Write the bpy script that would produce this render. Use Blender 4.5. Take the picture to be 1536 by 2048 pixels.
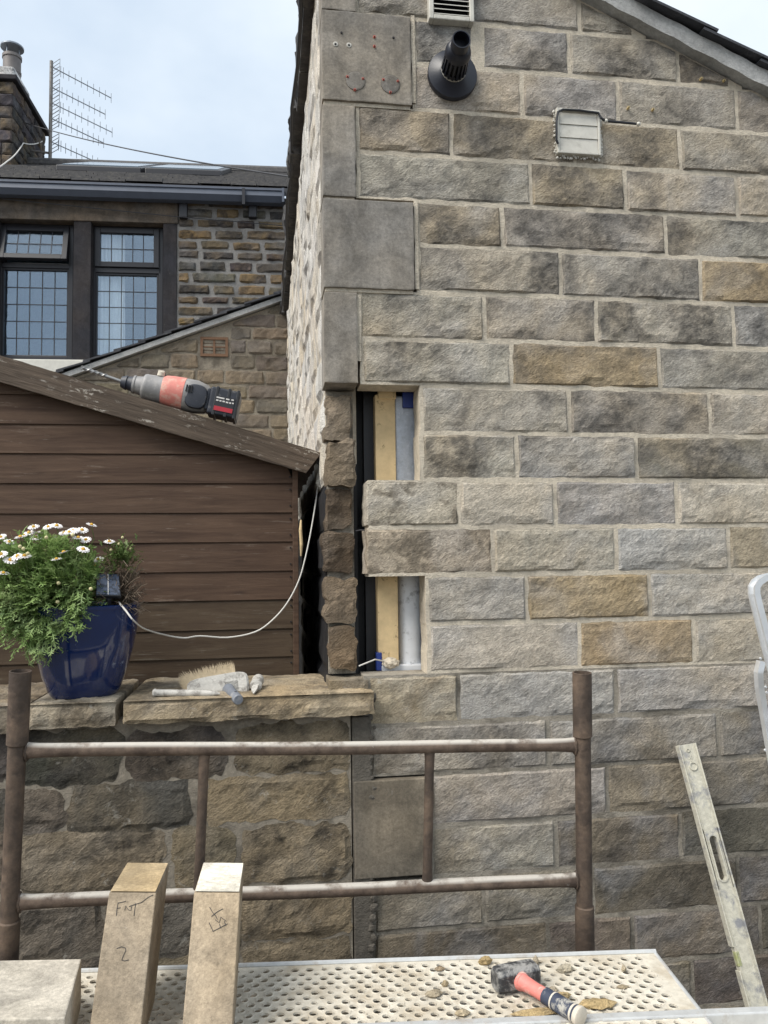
import bpy, bmesh, math, random
from mathutils import Vector, Matrix, noise
random.seed(7)
S = bpy.context.scene
for o in list(bpy.data.objects): bpy.data.objects.remove(o)

# ---------------------------------------------------------------- camera
FPX = 1600.0; YAW, PITCH, ROLL = math.radians(8.388), math.radians(3.678), math.radians(-0.776)
CAM = Vector((-0.1845, -2.5, 1.75))
def cam_basis():
    c, s = math.cos, math.sin
    f = Vector((s(YAW)*c(PITCH), c(YAW)*c(PITCH), s(PITCH)))
    r = Vector((c(YAW), -s(YAW), 0)); u = r.cross(f)
    return c(ROLL)*r + s(ROLL)*u, -s(ROLL)*r + c(ROLL)*u, f
CR, CU, CF = cam_basis()
cd = bpy.data.cameras.new('camera'); cam = bpy.data.objects.new('camera', cd)
S.collection.objects.link(cam); S.camera = cam
cam.matrix_world = Matrix(((CR.x, CU.x, -CF.x, CAM.x), (CR.y, CU.y, -CF.y, CAM.y), (CR.z, CU.z, -CF.z, CAM.z), (0, 0, 0, 1)))
cd.sensor_fit = 'VERTICAL'; cd.sensor_height = 24.0; cd.sensor_width = 18.0
cd.lens = 24.0*FPX/2048.0; cd.clip_start = 0.05; cd.clip_end = 3000

# ---------------------------------------------------------------- sky, sun, exposure
SUN_TO = Vector((-0.58, -0.30, 0.80)).normalized()
w = bpy.data.worlds.new('World'); S.world = w; w.use_nodes = True
wt = w.node_tree; wt.nodes.clear()
def wn(t, **k):
    n = wt.nodes.new(t)
    for a, b in k.items(): setattr(n, a, b)
    return n
sky = wn('ShaderNodeTexSky'); sky.sky_type = 'NISHITA'; sky.sun_disc = False
sky.sun_elevation = math.asin(SUN_TO.z); sky.sun_rotation = math.atan2(SUN_TO.x, SUN_TO.y)
sky.air_density = 1.0; sky.dust_density = 3.0; sky.ozone_density = 1.5
tc = wn('ShaderNodeTexCoord'); mp = wn('ShaderNodeMapping'); mp.inputs['Scale'].default_value = (1.6, 1.6, 2.6)
mp.inputs['Location'].default_value = (0.35, 0.2, 0.1)
nz = wn('ShaderNodeTexNoise'); nz.inputs['Scale'].default_value = 1.7; nz.inputs['Detail'].default_value = 5; nz.inputs['Roughness'].default_value = 0.52
rp = wn('ShaderNodeValToRGB'); rp.color_ramp.elements[0].position = 0.30; rp.color_ramp.elements[1].position = 0.68
rp.color_ramp.elements[0].color = (4.6, 5.4, 6.3, 1); rp.color_ramp.elements[1].color = (7.0, 7.5, 7.8, 1)
mx = wn('ShaderNodeMixRGB'); mx.inputs[0].default_value = 0.84
bg = wn('ShaderNodeBackground'); bg.inputs['Strength'].default_value = 0.125
ow = wn('ShaderNodeOutputWorld')
L = wt.links.new
L(tc.outputs['Generated'], mp.inputs['Vector']); L(mp.outputs[0], nz.inputs['Vector']); L(nz.outputs['Fac'], rp.inputs[0])
L(sky.outputs[0], mx.inputs[1]); L(rp.outputs[0], mx.inputs[2]); L(mx.outputs[0], bg.inputs['Color']); L(bg.outputs[0], ow.inputs['Surface'])
sl = bpy.data.lights.new('sun', 'SUN'); sl.energy = 3.4; sl.angle = math.radians(38); sl.color = (1.0, 0.95, 0.87)
sun = bpy.data.objects.new('sun', sl); S.collection.objects.link(sun)
sun.rotation_euler = (-SUN_TO).to_track_quat('-Z', 'Y').to_euler()
S.view_settings.view_transform = 'Standard'; S.view_settings.look = 'None'
S.view_settings.exposure = 0.38; S.view_settings.gamma = 1.0; S.view_settings.use_curve_mapping = False

# ---------------------------------------------------------------- pixel geometry helpers (points at their real distance)
def ray(px, py): return (CF*FPX + CR*(px-768) - CU*(py-1024))/FPX
def at(px, py, Y): d = ray(px, py); return CAM + d*((Y-CAM.y)/d.y)
def atz(px, py, Z): d = ray(px, py); return CAM + d*((Z-CAM.z)/d.z)
def atx(px, py, X): d = ray(px, py); return CAM + d*((X-CAM.x)/d.x)
def atd(px, py, D): return CAM + ray(px, py)*D
class Frame:
    """a facade: u to the right, v into it, z up"""
    def __init__(s, o, ang=0.0):
        s.o = Vector(o); s.u = Vector((math.cos(ang), math.sin(ang), 0)); s.v = Vector((-math.sin(ang), math.cos(ang), 0))
    def w(s, u, v, z): return s.o + s.u*u + s.v*v + Vector((0, 0, z))
    def hit(s, px, py, v=0.0):
        d = ray(px, py); p0 = s.o + s.v*v
        t = (p0-CAM).dot(s.v)/d.dot(s.v); q = CAM + d*t - s.o
        return q.dot(s.u), q.z
G0 = Frame((0, 0, 0))                          # gable of the stone house
SIDE = Frame((0, 0, 0), -math.pi/2)            # its left side wall, u = -Y
def fbm(p, H=0.9, lac=2.1, o=4): return noise.fractal(p, H, lac, o, noise_basis='PERLIN_ORIGINAL')

# ---------------------------------------------------------------- objects
COL = S.collection
WM = {}
def empty(name, loc, label=None, cat=None, group=None):
    o = bpy.data.objects.new(name, None); COL.objects.link(o); o.location = loc; o.empty_display_size = 0.1
    WM[o] = Matrix.Translation(Vector(loc))
    tag(o, label, cat, group); return o
def tag(o, label=None, cat=None, group=None, kind=None):
    if label: o['label'] = label
    if cat: o['category'] = cat
    if group: o['group'] = group
    if kind: o['kind'] = kind
    return o
def link(name, me, mat, parent, loc, rot=None):
    o = bpy.data.objects.new(name, me); COL.objects.link(o)
    m = Matrix.Translation(Vector(loc))
    if rot is not None: m = m @ rot.to_4x4()
    o.matrix_basis = m; WM[o] = m
    if parent is not None:
        o.parent = parent; o.matrix_parent_inverse = WM[parent].inverted()
    if mat and not me.materials: me.materials.append(mat)
    return o
def mesh(name, V, Fc, smooth=False):
    me = bpy.data.meshes.new(name); me.from_pydata([tuple(v) for v in V], [], Fc); me.update()
    if smooth: me.polygons.foreach_set('use_smooth', [True]*len(me.polygons))
    return me
def put(name, V, Fc, mat, parent=None, smooth=False, color=None, base=False):
    """verts in world space; origin moves to the middle of the piece (or its base)"""
    V = [Vector(v) for v in V]
    lo = Vector((min(v.x for v in V), min(v.y for v in V), min(v.z for v in V))); hi = Vector((max(v.x for v in V), max(v.y for v in V), max(v.z for v in V)))
    c = (lo+hi)/2
    if base: c.z = lo.z
    me = mesh(name, [v-c for v in V], Fc, smooth)
    o = link(name, me, mat, parent, c)
    if color: o.color = (*color, 1)
    return o
class MB:
    """collects boxes, tubes and sheets for one mesh"""
    def __init__(s): s.V = []; s.F = []
    def add(s, V, Fc): n = len(s.V); s.V += [Vector(v) for v in V]; s.F += [[i+n for i in f] for f in Fc]; return s
    def hexa(s, P): return s.add(P, [(0, 3, 2, 1), (4, 5, 6, 7), (0, 1, 5, 4), (1, 2, 6, 5), (2, 3, 7, 6), (3, 0, 4, 7)])
    def box(s, a, b):
        x0, y0, z0 = a; x1, y1, z1 = b
        return s.hexa([(x0, y0, z0), (x1, y0, z0), (x1, y1, z0), (x0, y1, z0), (x0, y0, z1), (x1, y0, z1), (x1, y1, z1), (x0, y1, z1)])
    def fbox(s, F, u0, u1, v0, v1, z0, z1):
        return s.hexa([F.w(u0, v0, z0), F.w(u1, v0, z0), F.w(u1, v1, z0), F.w(u0, v1, z0), F.w(u0, v0, z1), F.w(u1, v0, z1), F.w(u1, v1, z1), F.w(u0, v1, z1)])
    def tube(s, P, R, n=12, cap=True, squash=None):
        P = [Vector(p) for p in P]; R = R if isinstance(R, (list, tuple)) else [R]*len(P)
        t0 = (P[1]-P[0]).normalized(); a = t0.orthogonal().normalized(); base = len(s.V)
        for i, p in enumerate(P):
            t = (P[min(i+1, len(P)-1)]-P[max(i-1, 0)]).normalized()
            a = (a - t*a.dot(t)).normalized(); b = t.cross(a)
            for k in range(n):
                th = 2*math.pi*k/n; s.V.append(p + (a*math.cos(th) + b*math.sin(th))*R[i])
        for i in range(len(P)-1):
            for k in range(n):
                q = base+i*n; s.F.append([q+k, q+(k+1) % n, q+n+(k+1) % n, q+n+k])
        if cap:
            s.F.append([base+k for k in range(n)][::-1]); s.F.append([base+(len(P)-1)*n+k for k in range(n)])
        return s
    def loft(s, rings, cap0=True, cap1=True):
        n = len(rings[0]); b = len(s.V)
        for r in rings: s.V += [Vector(p) for p in r]
        for i in range(len(rings)-1):
            for k in range(n):
                q = b+i*n; s.F.append([q+k, q+(k+1) % n, q+n+(k+1) % n, q+n+k])
        if cap0: s.F.append([b+k for k in range(n)][::-1])
        if cap1: s.F.append([b+(len(rings)-1)*n+k for k in range(n)])
        return s
    def build(s, name, mat, parent=None, smooth=False, color=None, base=False, bevel=0, seg=2):
        o = put(name, s.V, s.F, mat, parent, smooth, color, base)
        bm = bmesh.new(); bm.from_mesh(o.data); bmesh.ops.recalc_face_normals(bm, faces=bm.faces)
        if bevel: bmesh.ops.bevel(bm, geom=[e for e in bm.edges if len(e.link_faces) == 2 and e.calc_face_angle(0) > 0.5], offset=bevel, segments=seg, affect='EDGES', profile=0.5)
        bm.to_mesh(o.data); bm.free()
        if smooth:
            try: o.data.set_sharp_from_angle(angle=math.radians(40))
            except Exception: pass
        return o
def circ(c, ax, r, n=16, ref=None):
    ax = Vector(ax).normalized(); a = (Vector(ref) - ax*Vector(ref).dot(ax)).normalized() if ref else ax.orthogonal().normalized(); b = ax.cross(a)
    return [Vector(c) + (a*math.cos(2*math.pi*k/n) + b*math.sin(2*math.pi*k/n))*r for k in range(n)]

def rock(F, u0, u1, z0, z1, vf, vb, seed, amp=0.006, bulge=0.006, cell=0.02, edge=0.003, rim=0.012, ztop=None, rag=0.0, fq=1.0, lo=1.5, hi=1.0, chips=0, rnd_c=0.0):
    """one rock faced stone: ragged front grid and returns to vb. ztop(u) cuts it under a sloping line"""
    rnd = random.Random(seed); off = Vector((rnd.uniform(-90, 90), rnd.uniform(-90, 90), rnd.uniform(-90, 90)))
    W, H = u1-u0, z1-z0
    def lines(n0, n1, step):
        n = max(2, int(round((n1-n0-2*rim)/step))); a = n0+rim; b = n1-rim
        return [n0, n0+rim*0.35] + [a+(b-a)*i/n for i in range(n+1)] + [n1-rim*0.35, n1]
    us = lines(u0, u1, cell); zs = lines(z0, z1, cell); nu, nz_ = len(us), len(zs)
    V = []; tiltu = rnd.uniform(-1, 1)*amp*0.5; tiltz = rnd.uniform(-1, 1)*amp*0.5
    CH = [(rnd.uniform(u0, u1), rnd.choice((z0, z0, z0, z1)), rnd.uniform(0.03, 0.10), rnd.uniform(0.012, 0.034), rnd.uniform(0.0015, 0.0045)) for _ in range(chips)]
    PL = [(rnd.uniform(-1, 1), rnd.uniform(-1, 1), rnd.uniform(0.15, 0.6), rnd.uniform(0.02, 0.06)) for _ in range(3 if chips else 0)]
    for zz in zs:
        for uu in us:
            m = min(uu-u0, u1-uu, zz-z0, z1-zz); t = min(1, m/rim); t = t*t*(3-2*t)
            p = Vector((uu*9, zz*11, 0))+off
            d = vf - t*(bulge + amp*lo*fbm(p*fq) + amp*0.7*hi*fbm(p*3.1*fq) + amp*0.25*hi*abs(fbm(p*8)) + tiltu*(uu-u0-W/2)/W*2 + tiltz*(zz-z0-H/2)/H*2)
            for cu, cz, cw, chh, cdp in CH:      # flakes struck off the edges
                e = 1-(((uu-cu)/cw)**2+((zz-cz)/chh)**2)+0.35*fbm(p*2.2, o=2)
                if e > 0: d += cdp*min(1, e*3)
            for ax_, az_, th, dp in PL:          # broad pitched facets
                e = ((uu-u0-W/2)/W*2*ax_+(zz-z0-H/2)/H*2*az_)-th
                if e > 0: d += dp*e*0.12
            d = min(d, vf-0.0006*t)
            uo = zo = 0
            if m < rim*0.6:
                q = Vector((uu*22, zz*22, 5))+off; uo = edge*fbm(q, o=2); zo = edge*fbm(q+Vector((31, 7, 3)), o=2)
            z = zz
            if ztop: z = z0 + (zz-z0)*max(0.02, min(1.0, (ztop(uu)-z0)/H))
            if rnd_c:
                a_, b_ = (uu-u0)/W*2-1, (zz-z0)/H*2-1; uo += (math.sqrt(max(0, 1-b_*b_*b_*b_*rnd_c))-1)*a_*min(W, H*1.6)/2; zo += (math.sqrt(max(0, 1-a_**8*rnd_c))-1)*b_*H/2
            V.append(F.w(uu+uo, d, z+zo))
    Fc = [[j*nu+i, j*nu+i+1, (j+1)*nu+i+1, (j+1)*nu+i] for j in range(nz_-1) for i in range(nu-1)]
    ring = [i for i in range(nu)] + [j*nu+nu-1 for j in range(1, nz_)] + [(nz_-1)*nu+i for i in range(nu-2, -1, -1)] + [j*nu for j in range(nz_-2, 0, -1)]
    b = len(V)
    for i in ring:
        q = V[i]; dv = (q-F.o).dot(F.v); jit = rag*fbm(q*13+off, o=2) if rag else 0
        V.append(q + F.v*(vb-dv) + F.u*jit)
    n = len(ring)
    for k in range(n): Fc.append([ring[k], b+k, b+(k+1) % n, ring[(k+1) % n]])
    return V, Fc
def tones(base, var=0.03, rnd=random):
    k = 1+rnd.uniform(-var, var)*2
    return tuple(max(0.005, c*k+rnd.uniform(-var, var)*0.12) for c in base)

# ---------------------------------------------------------------- materials
class NT:
    def __init__(s, name):
        s.m = bpy.data.materials.new(name); s.m.use_nodes = True; s.t = s.m.node_tree; s.t.nodes.clear()
        s.out = s.n('ShaderNodeOutputMaterial'); s.b = s.n('ShaderNodeBsdfPrincipled'); s.l(s.b.outputs[0], s.out.inputs[0])
        s.rot = 0.0
    def n(s, t, **k):
        n = s.t.nodes.new(t)
        for a, b in k.items(): setattr(n, a, b)
        return n
    def l(s, a, b): s.t.links.new(a, b)
    def set(s, **k):
        for a, b in k.items(): s.b.inputs[a.replace('_', ' ')].default_value = b
        return s
    def pos(s, scale=(1, 1, 1), rnd=0.0, obj=False):
        """place in the world (or on the object), shifted at random for each piece"""
        if obj: src = s.n('ShaderNodeTexCoord').outputs['Object']
        else: src = s.n('ShaderNodeNewGeometry').outputs['Position']
        if rnd:
            oi = s.n('ShaderNodeObjectInfo'); mu = s.n('ShaderNodeMath', operation='MULTIPLY'); mu.inputs[1].default_value = rnd; s.l(oi.outputs['Random'], mu.inputs[0])
            ad = s.n('ShaderNodeVectorMath', operation='ADD'); s.l(src, ad.inputs[0]); s.l(mu.outputs[0], ad.inputs[1]); src = ad.outputs[0]
        if s.rot: m0 = s.n('ShaderNodeMapping'); m0.inputs['Rotation'].default_value = (0, s.rot, 0); s.l(src, m0.inputs[0]); src = m0.outputs[0]
        mp = s.n('ShaderNodeMapping'); mp.inputs['Scale'].default_value = scale; s.l(src, mp.inputs[0]); return mp.outputs[0]
    def noise(s, vec, scale, detail=5, rough=0.55, dist=0.0):
        n = s.n('ShaderNodeTexNoise'); n.inputs['Scale'].default_value = scale; n.inputs['Detail'].default_value = detail
        n.inputs['Roughness'].default_value = rough; n.inputs['Distortion'].default_value = dist; s.l(vec, n.inputs['Vector']); return n.outputs['Fac']
    def vor(s, vec, scale, feat='F1'):
        n = s.n('ShaderNodeTexVoronoi', feature=feat); n.inputs['Scale'].default_value = scale; s.l(vec, n.inputs['Vector']); return n.outputs['Distance']
    def ramp(s, fac, stops):
        r = s.n('ShaderNodeValToRGB'); e = r.color_ramp.elements
        while len(e) < len(stops): e.new(0.5)
        for i, (p, c) in enumerate(stops):
            e[i].position = p; c = (c, c, c) if isinstance(c, (int, float)) else c; e[i].color = (*c, 1)
        s.l(fac, r.inputs[0]); return r.outputs[0]
    def mix(s, fac, a, b, mode='MIX'):
        m = s.n('ShaderNodeMixRGB', blend_type=mode)
        for i, v in enumerate((fac, a, b)):
            if isinstance(v, (int, float)): m.inputs[i].default_value = v if i == 0 else (v, v, v, 1)
            elif isinstance(v, tuple): m.inputs[i].default_value = (*v, 1)
            else: s.l(v, m.inputs[i])
        return m.outputs[0]
    def math(s, op, a, b):
        m = s.n('ShaderNodeMath', operation=op)
        for i, v in enumerate((a, b)):
            if isinstance(v, (int, float)): m.inputs[i].default_value = v
            else: s.l(v, m.inputs[i])
        return m.outputs[0]
    def objcol(s): return s.n('ShaderNodeObjectInfo').outputs['Color']
    def color(s, c):
        if isinstance(c, tuple): s.b.inputs['Base Color'].default_value = (*c, 1)
        else: s.l(c, s.b.inputs['Base Color'])
        return s
    def bump(s, h, strength=0.5, dist=0.01):
        b = s.n('ShaderNodeBump'); b.inputs['Strength'].default_value = strength; b.inputs['Distance'].default_value = dist
        s.l(h, b.inputs['Height']); s.l(b.outputs[0], s.b.inputs['Normal']); return s
    def done(s): return s.m

def stone_mat(name, soot=0.55, soot_col=(0.045, 0.043, 0.042), soot_lo=0.52, soot_hi=0.68, grain=1.0, buff=(0.37, 0.305, 0.215), cool=(0.275, 0.28, 0.295), speck=0.0, rnd=40.0, lichen=None, sootscale=4.2, bumpd=0.012, zs=1.0, sootrnd=0.09):
    t = NT(name); p = t.pos((1, 1, zs), rnd)
    base = t.objcol()
    c = t.mix(t.ramp(t.noise(p, 3.2, 4), [(0.40, 0.0), (0.62, 0.7)]), base, t.mix(1.0, base, buff, 'MULTIPLY') if False else buff)
    c = t.mix(t.ramp(t.noise(p, 2.1, 3, 0.6), [(0.40, 0.62), (0.62, 0.0)]), c, base)
    c = t.mix(t.ramp(t.noise(p, 5.3, 4, 0.5, 0.6), [(0.46, 0.0), (0.75, 0.6)]), c, cool)
    c = t.mix(0.5, c, t.ramp(t.noise(p, 28, 4, 0.68), [(0.30, 0.62), (0.50, 1.0), (0.72, 1.3)]), 'MULTIPLY')
    t.rot = 0.6; pg = t.pos((0.7, 1, 1.7), rnd); t.rot = 0.0
    c = t.mix(0.75*grain, c, t.ramp(t.noise(pg, 150, 3, 0.7), [(0.30, 0.52), (0.55, 1.02), (0.75, 1.46)]), 'MULTIPLY')
    rr = t.n('ShaderNodeObjectInfo'); ro = t.math('MULTIPLY', t.math('SUBTRACT', t.math('FRACT', t.math('MULTIPLY', rr.outputs['Random'], 7.31), 0.0), 0.5), sootrnd)
    sm = t.mix(1.0, t.ramp(t.math('ADD', t.noise(p, sootscale, 3, 0.5, 0.5), ro), [(soot_lo, 0.0), (soot_hi, 1.0)]), t.ramp(t.noise(p, 34, 3, 0.7), [(0.30, 0.35), (0.62, 1.0)]), 'MULTIPLY')
    c = t.mix(t.math('MULTIPLY', sm, soot), c, soot_col)
    if speck:
        c = t.mix(t.math('MULTIPLY', t.ramp(t.noise(p, 17, 8, 0.75, 0.5), [(0.60, 0.0), (0.68, 1.0)]), speck), c, (0.50, 0.48, 0.43))
    if lichen:
        c = t.mix(t.math('MULTIPLY', t.ramp(t.noise(p, 6, 6, 0.7), [(0.52, 0.0), (0.66, 1.0)]), lichen[0]), c, lichen[1])
    t.color(c); t.set(Roughness=0.93); t.b.inputs['Specular IOR Level'].default_value = 0.18
    h = t.math('ADD', t.math('MULTIPLY', t.noise(p, 62, 4, 0.7), 0.5), t.math('MULTIPLY', t.noise(pg, 150, 4, 0.65), 0.8))
    return t.bump(h, 0.85, bumpd).done()
M = {}
M['stone'] = stone_mat('pitched_stone', soot=0.80, soot_lo=0.43, soot_hi=0.63, soot_col=(0.068, 0.064, 0.060), buff=(0.50, 0.41, 0.29), cool=(0.40, 0.385, 0.37), sootscale=6.0, sootrnd=0.12)
M['stone_splash'] = stone_mat('pitched_stone_splashed', soot=0.72, soot_lo=0.50, soot_hi=0.57, soot_col=(0.105, 0.088, 0.066), buff=(0.48, 0.41, 0.31), cool=(0.42, 0.40, 0.38), sootscale=12, sootrnd=0.0)
M['stone_limed'] = stone_mat('pitched_stone_limed', soot=0.5, soot_lo=0.48, soot_hi=0.60, soot_col=(0.16, 0.115, 0.065), buff=(0.42, 0.32, 0.19), cool=(0.42, 0.41, 0.40), sootscale=8, speck=0.9)
M['stone_clean'] = stone_mat('pitched_stone_clean', soot=0.55, soot_lo=0.54, soot_hi=0.70, soot_col=(0.12, 0.112, 0.10), buff=(0.50, 0.42, 0.31), cool=(0.42, 0.41, 0.40), sootscale=5.5)
M['stone_low'] = stone_mat('pitched_stone_damp', soot=0.55, soot_lo=0.46, soot_hi=0.66, soot_col=(0.05, 0.045, 0.04), speck=0.25)
M['side'] = stone_mat('side_stone', soot=0.6, soot_lo=0.48, soot_hi=0.62, soot_col=(0.17, 0.165, 0.16), buff=(0.66, 0.54, 0.37), cool=(0.60, 0.59, 0.58), sootscale=11, bumpd=0.010, zs=0.16, sootrnd=0.03)
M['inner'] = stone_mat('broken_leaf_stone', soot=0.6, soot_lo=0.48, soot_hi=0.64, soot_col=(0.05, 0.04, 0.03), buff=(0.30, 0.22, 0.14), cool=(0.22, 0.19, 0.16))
M['old'] = stone_mat('old_stone', soot=0.75, soot_lo=0.47, soot_hi=0.60, soot_col=(0.022, 0.022, 0.026), buff=(0.26, 0.18, 0.09), cool=(0.14, 0.14, 0.15), sootscale=6, grain=0.7)
M['leanto'] = stone_mat('lean_to_stone', soot=0.45, soot_lo=0.50, soot_hi=0.68, soot_col=(0.04, 0.035, 0.03), buff=(0.23, 0.185, 0.13), cool=(0.17, 0.16, 0.15), sootscale=6, grain=0.7)
M['rubble'] = stone_mat('rubble_stone', soot=0.75, soot_lo=0.45, soot_hi=0.63, soot_col=(0.024, 0.022, 0.021), buff=(0.26, 0.205, 0.135), cool=(0.17, 0.16, 0.145), sootscale=7, speck=0.45, bumpd=0.02)
M['coping'] = stone_mat('coping_stone', soot=0.75, soot_lo=0.44, soot_hi=0.62, soot_col=(0.07, 0.058, 0.045), buff=(0.42, 0.31, 0.18), cool=(0.30, 0.29, 0.27), sootscale=9, speck=0.5, bumpd=0.012)
def smooth_stone(name, base, var, bump=0.25, streak=0.35):
    t = NT(name); p = t.pos((1, 1, 1), 30.0); ps = t.pos((1, 1, 0.14), 30.0)
    c = t.mix(t.ramp(t.noise(p, 3.5, 4), [(0.35, 0.0), (0.68, 0.75)]), base, var)
    c = t.mix(streak, c, t.ramp(t.noise(ps, 17, 6, 0.6), [(0.35, 0.68), (0.6, 1.05), (0.75, 1.25)]), 'MULTIPLY')
    c = t.mix(0.8, c, t.ramp(t.noise(p, 120, 5, 0.8), [(0.3, 0.62), (0.7, 1.34)]), 'MULTIPLY'); c = t.mix(0.75, c, t.ramp(t.noise(p, 8, 5, 0.7, 0.5), [(0.38, 0.58), (0.60, 1.15)]), 'MULTIPLY')
    c = t.mix(t.math('MULTIPLY', t.ramp(t.noise(p, 14, 9, 0.8, 0.9), [(0.62, 0.0), (0.70, 1.0)]), 0.35), c, (0.42, 0.41, 0.39))
    t.color(c).set(Roughness=0.85); t.b.inputs['Specular IOR Level'].default_value = 0.25
    return t.bump(t.math('ADD', t.noise(p, 90, 6, 0.6), t.noise(p, 320, 2)), bump, 0.003).done()
M['quoin'] = smooth_stone('sawn_quoin', (0.235, 0.22, 0.20), (0.32, 0.275, 0.215), streak=0.6)
M['quoin_low'] = smooth_stone('sawn_quoin_stained', (0.12, 0.108, 0.09), (0.29, 0.24, 0.175), streak=0.75)
M['sawn'] = smooth_stone('fresh_sawn_stone', (0.40, 0.315, 0.215), (0.29, 0.245, 0.19), 0.5, 0.4)
M['sawn_pale'] = smooth_stone('pale_sawn_stone', (0.80, 0.75, 0.64), (0.72, 0.67, 0.57), 0.35, 0.1)
M['sawn_gold'] = smooth_stone('gold_sawn_stone', (0.46, 0.34, 0.19), (0.52, 0.42, 0.28), 0.35, 0.15)
def mortar_mat(name, a, b, dark=None, dk=0.4):
    t = NT(name); p = t.pos()
    c = t.mix(t.noise(p, 7, 5, 0.6), a, b)
    c = t.mix(0.7, c, t.ramp(t.noise(p, 70, 6, 0.7), [(0.3, 0.66), (0.7, 1.25)]), 'MULTIPLY')
    if dark: c = t.mix(t.math('MULTIPLY', t.ramp(t.noise(p, 5, 7, 0.65, 0.3), [(0.48, 0), (0.62, 1)]), dk), c, dark)
    t.color(c).set(Roughness=0.95); t.b.inputs['Specular IOR Level'].default_value = 0.1
    return t.bump(t.math('ADD', t.noise(p, 55, 6, 0.65), t.noise(p, 220, 3)), 0.6, 0.006).done()
M['mortar'] = mortar_mat('lime_mortar', (0.66, 0.585, 0.47), (0.53, 0.47, 0.38), (0.24, 0.215, 0.18), 0.45)
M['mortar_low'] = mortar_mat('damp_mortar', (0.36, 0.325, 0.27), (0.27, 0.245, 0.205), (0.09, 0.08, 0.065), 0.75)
M['mortar_house'] = mortar_mat('grey_mortar', (0.30, 0.29, 0.275), (0.20, 0.19, 0.18), (0.1, 0.095, 0.09), 0.5)
M['mortar_rubble'] = mortar_mat('rubble_mortar', (0.32, 0.285, 0.23), (0.23, 0.20, 0.16), (0.08, 0.07, 0.058), 0.7)
M['render'] = mortar_mat('cement_render', (0.15, 0.135, 0.115), (0.105, 0.095, 0.08), (0.055, 0.05, 0.045), 0.6)
M['verge'] = mortar_mat('verge_cement', (0.50, 0.50, 0.49), (0.40, 0.40, 0.39), (0.2, 0.2, 0.195), 0.4)
def plain(name, c, rough=0.5, metal=0.0, spec=0.5, nscale=40, amt=0.35, bump=0.0, dirt=None, dirtamt=0.6, dlo=0.5, dhi=0.62, dscale=18, obj=False, coat=0.0):
    t = NT(name); p = t.pos(obj=obj)
    k = t.mix(amt, c, t.ramp(t.noise(p, nscale, 6, 0.65), [(0.3, 0.6), (0.7, 1.3)]), 'MULTIPLY')
    if dirt:
        m = t.math('MULTIPLY', t.ramp(t.noise(p, dscale, 9, 0.72, 0.3), [(dlo, 0), (dhi, 1)]), dirtamt); k = t.mix(m, k, dirt)
        r = t.n('ShaderNodeMapRange'); r.inputs[3].default_value = rough; r.inputs[4].default_value = 0.9; t.l(m, r.inputs[0]); t.l(r.outputs[0], t.b.inputs['Roughness'])
        if metal:
            r2 = t.n('ShaderNodeMapRange'); r2.inputs[3].default_value = metal; r2.inputs[4].default_value = 0.0; t.l(m, r2.inputs[0]); t.l(r2.outputs[0], t.b.inputs['Metallic'])
    else: t.set(Roughness=rough, Metallic=metal)
    t.color(k); t.b.inputs['Specular IOR Level'].default_value = spec
    if coat: t.b.inputs['Coat Weight'].default_value = coat; t.b.inputs['Coat Roughness'].default_value = 0.06
    if bump: t.bump(t.noise(p, nscale*2, 6, 0.65), bump, 0.004)
    return t.done()
M['cavity_and_shade_black'] = plain('membrane_and_shade_black', (0.012, 0.012, 0.014), 0.6, bump=0.3)  # black membrane; also paints the shade on the foot of the side wall
M['stud'] = plain('stud_timber', (0.66, 0.50, 0.28), 0.8, nscale=22, amt=0.4, bump=0.2, dirt=(0.16, 0.11, 0.06), dirtamt=0.7, dlo=0.60, dhi=0.66, dscale=30)
M['foil'] = plain('foil_membrane', (0.42, 0.45, 0.50), 0.32, 0.35, nscale=60, amt=0.5, bump=0.4, dirt=(0.75, 0.78, 0.82), dirtamt=0.6, dlo=0.58, dhi=0.66, dscale=30)
M['pipe'] = plain('grey_pipe', (0.64, 0.66, 0.69), 0.45, nscale=14, amt=0.3, dirt=(0.17, 0.17, 0.18), dirtamt=0.7, dlo=0.55, dhi=0.66)
M['blue'] = plain('blue_plastic', (0.015, 0.04, 0.22), 0.4)
M['slate'] = plain('slate', (0.035, 0.037, 0.045), 0.7, nscale=30, amt=0.6, bump=0.6, dirt=(0.13, 0.13, 0.14), dirtamt=0.5, dlo=0.52, dhi=0.66)
M['stoneslate'] = plain('stone_slate', (0.07, 0.068, 0.07), 0.85, nscale=24, amt=0.7, bump=0.9, dirt=(0.16, 0.15, 0.13), dirtamt=0.45)
M['gutter'] = plain('gutter_paint', (0.085, 0.10, 0.135), 0.45, nscale=10, amt=0.3)
M['uframe'] = plain('window_frame_brown', (0.016, 0.016, 0.021), 0.42, nscale=10, amt=0.3)
M['lintel'] = smooth_stone('sooty_lintel', (0.10, 0.088, 0.078), (0.17, 0.125, 0.085), 0.5, 0.5)
M['jamb'] = smooth_stone('sooty_jamb', (0.028, 0.028, 0.034), (0.05, 0.042, 0.04), 0.5, 0.5)
M['sill'] = plain('white_sill', (0.62, 0.60, 0.54), 0.8, nscale=12, amt=0.3, bump=0.4)
M['lead'] = plain('lead_came', (0.05, 0.055, 0.065), 0.5, 0.3)
M['curtain'] = plain('net_curtain', (0.92, 0.92, 0.92), 0.9, nscale=5, amt=0.2)
M['room'] = plain('room_wall', (0.10, 0.15, 0.19), 0.9)
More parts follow.
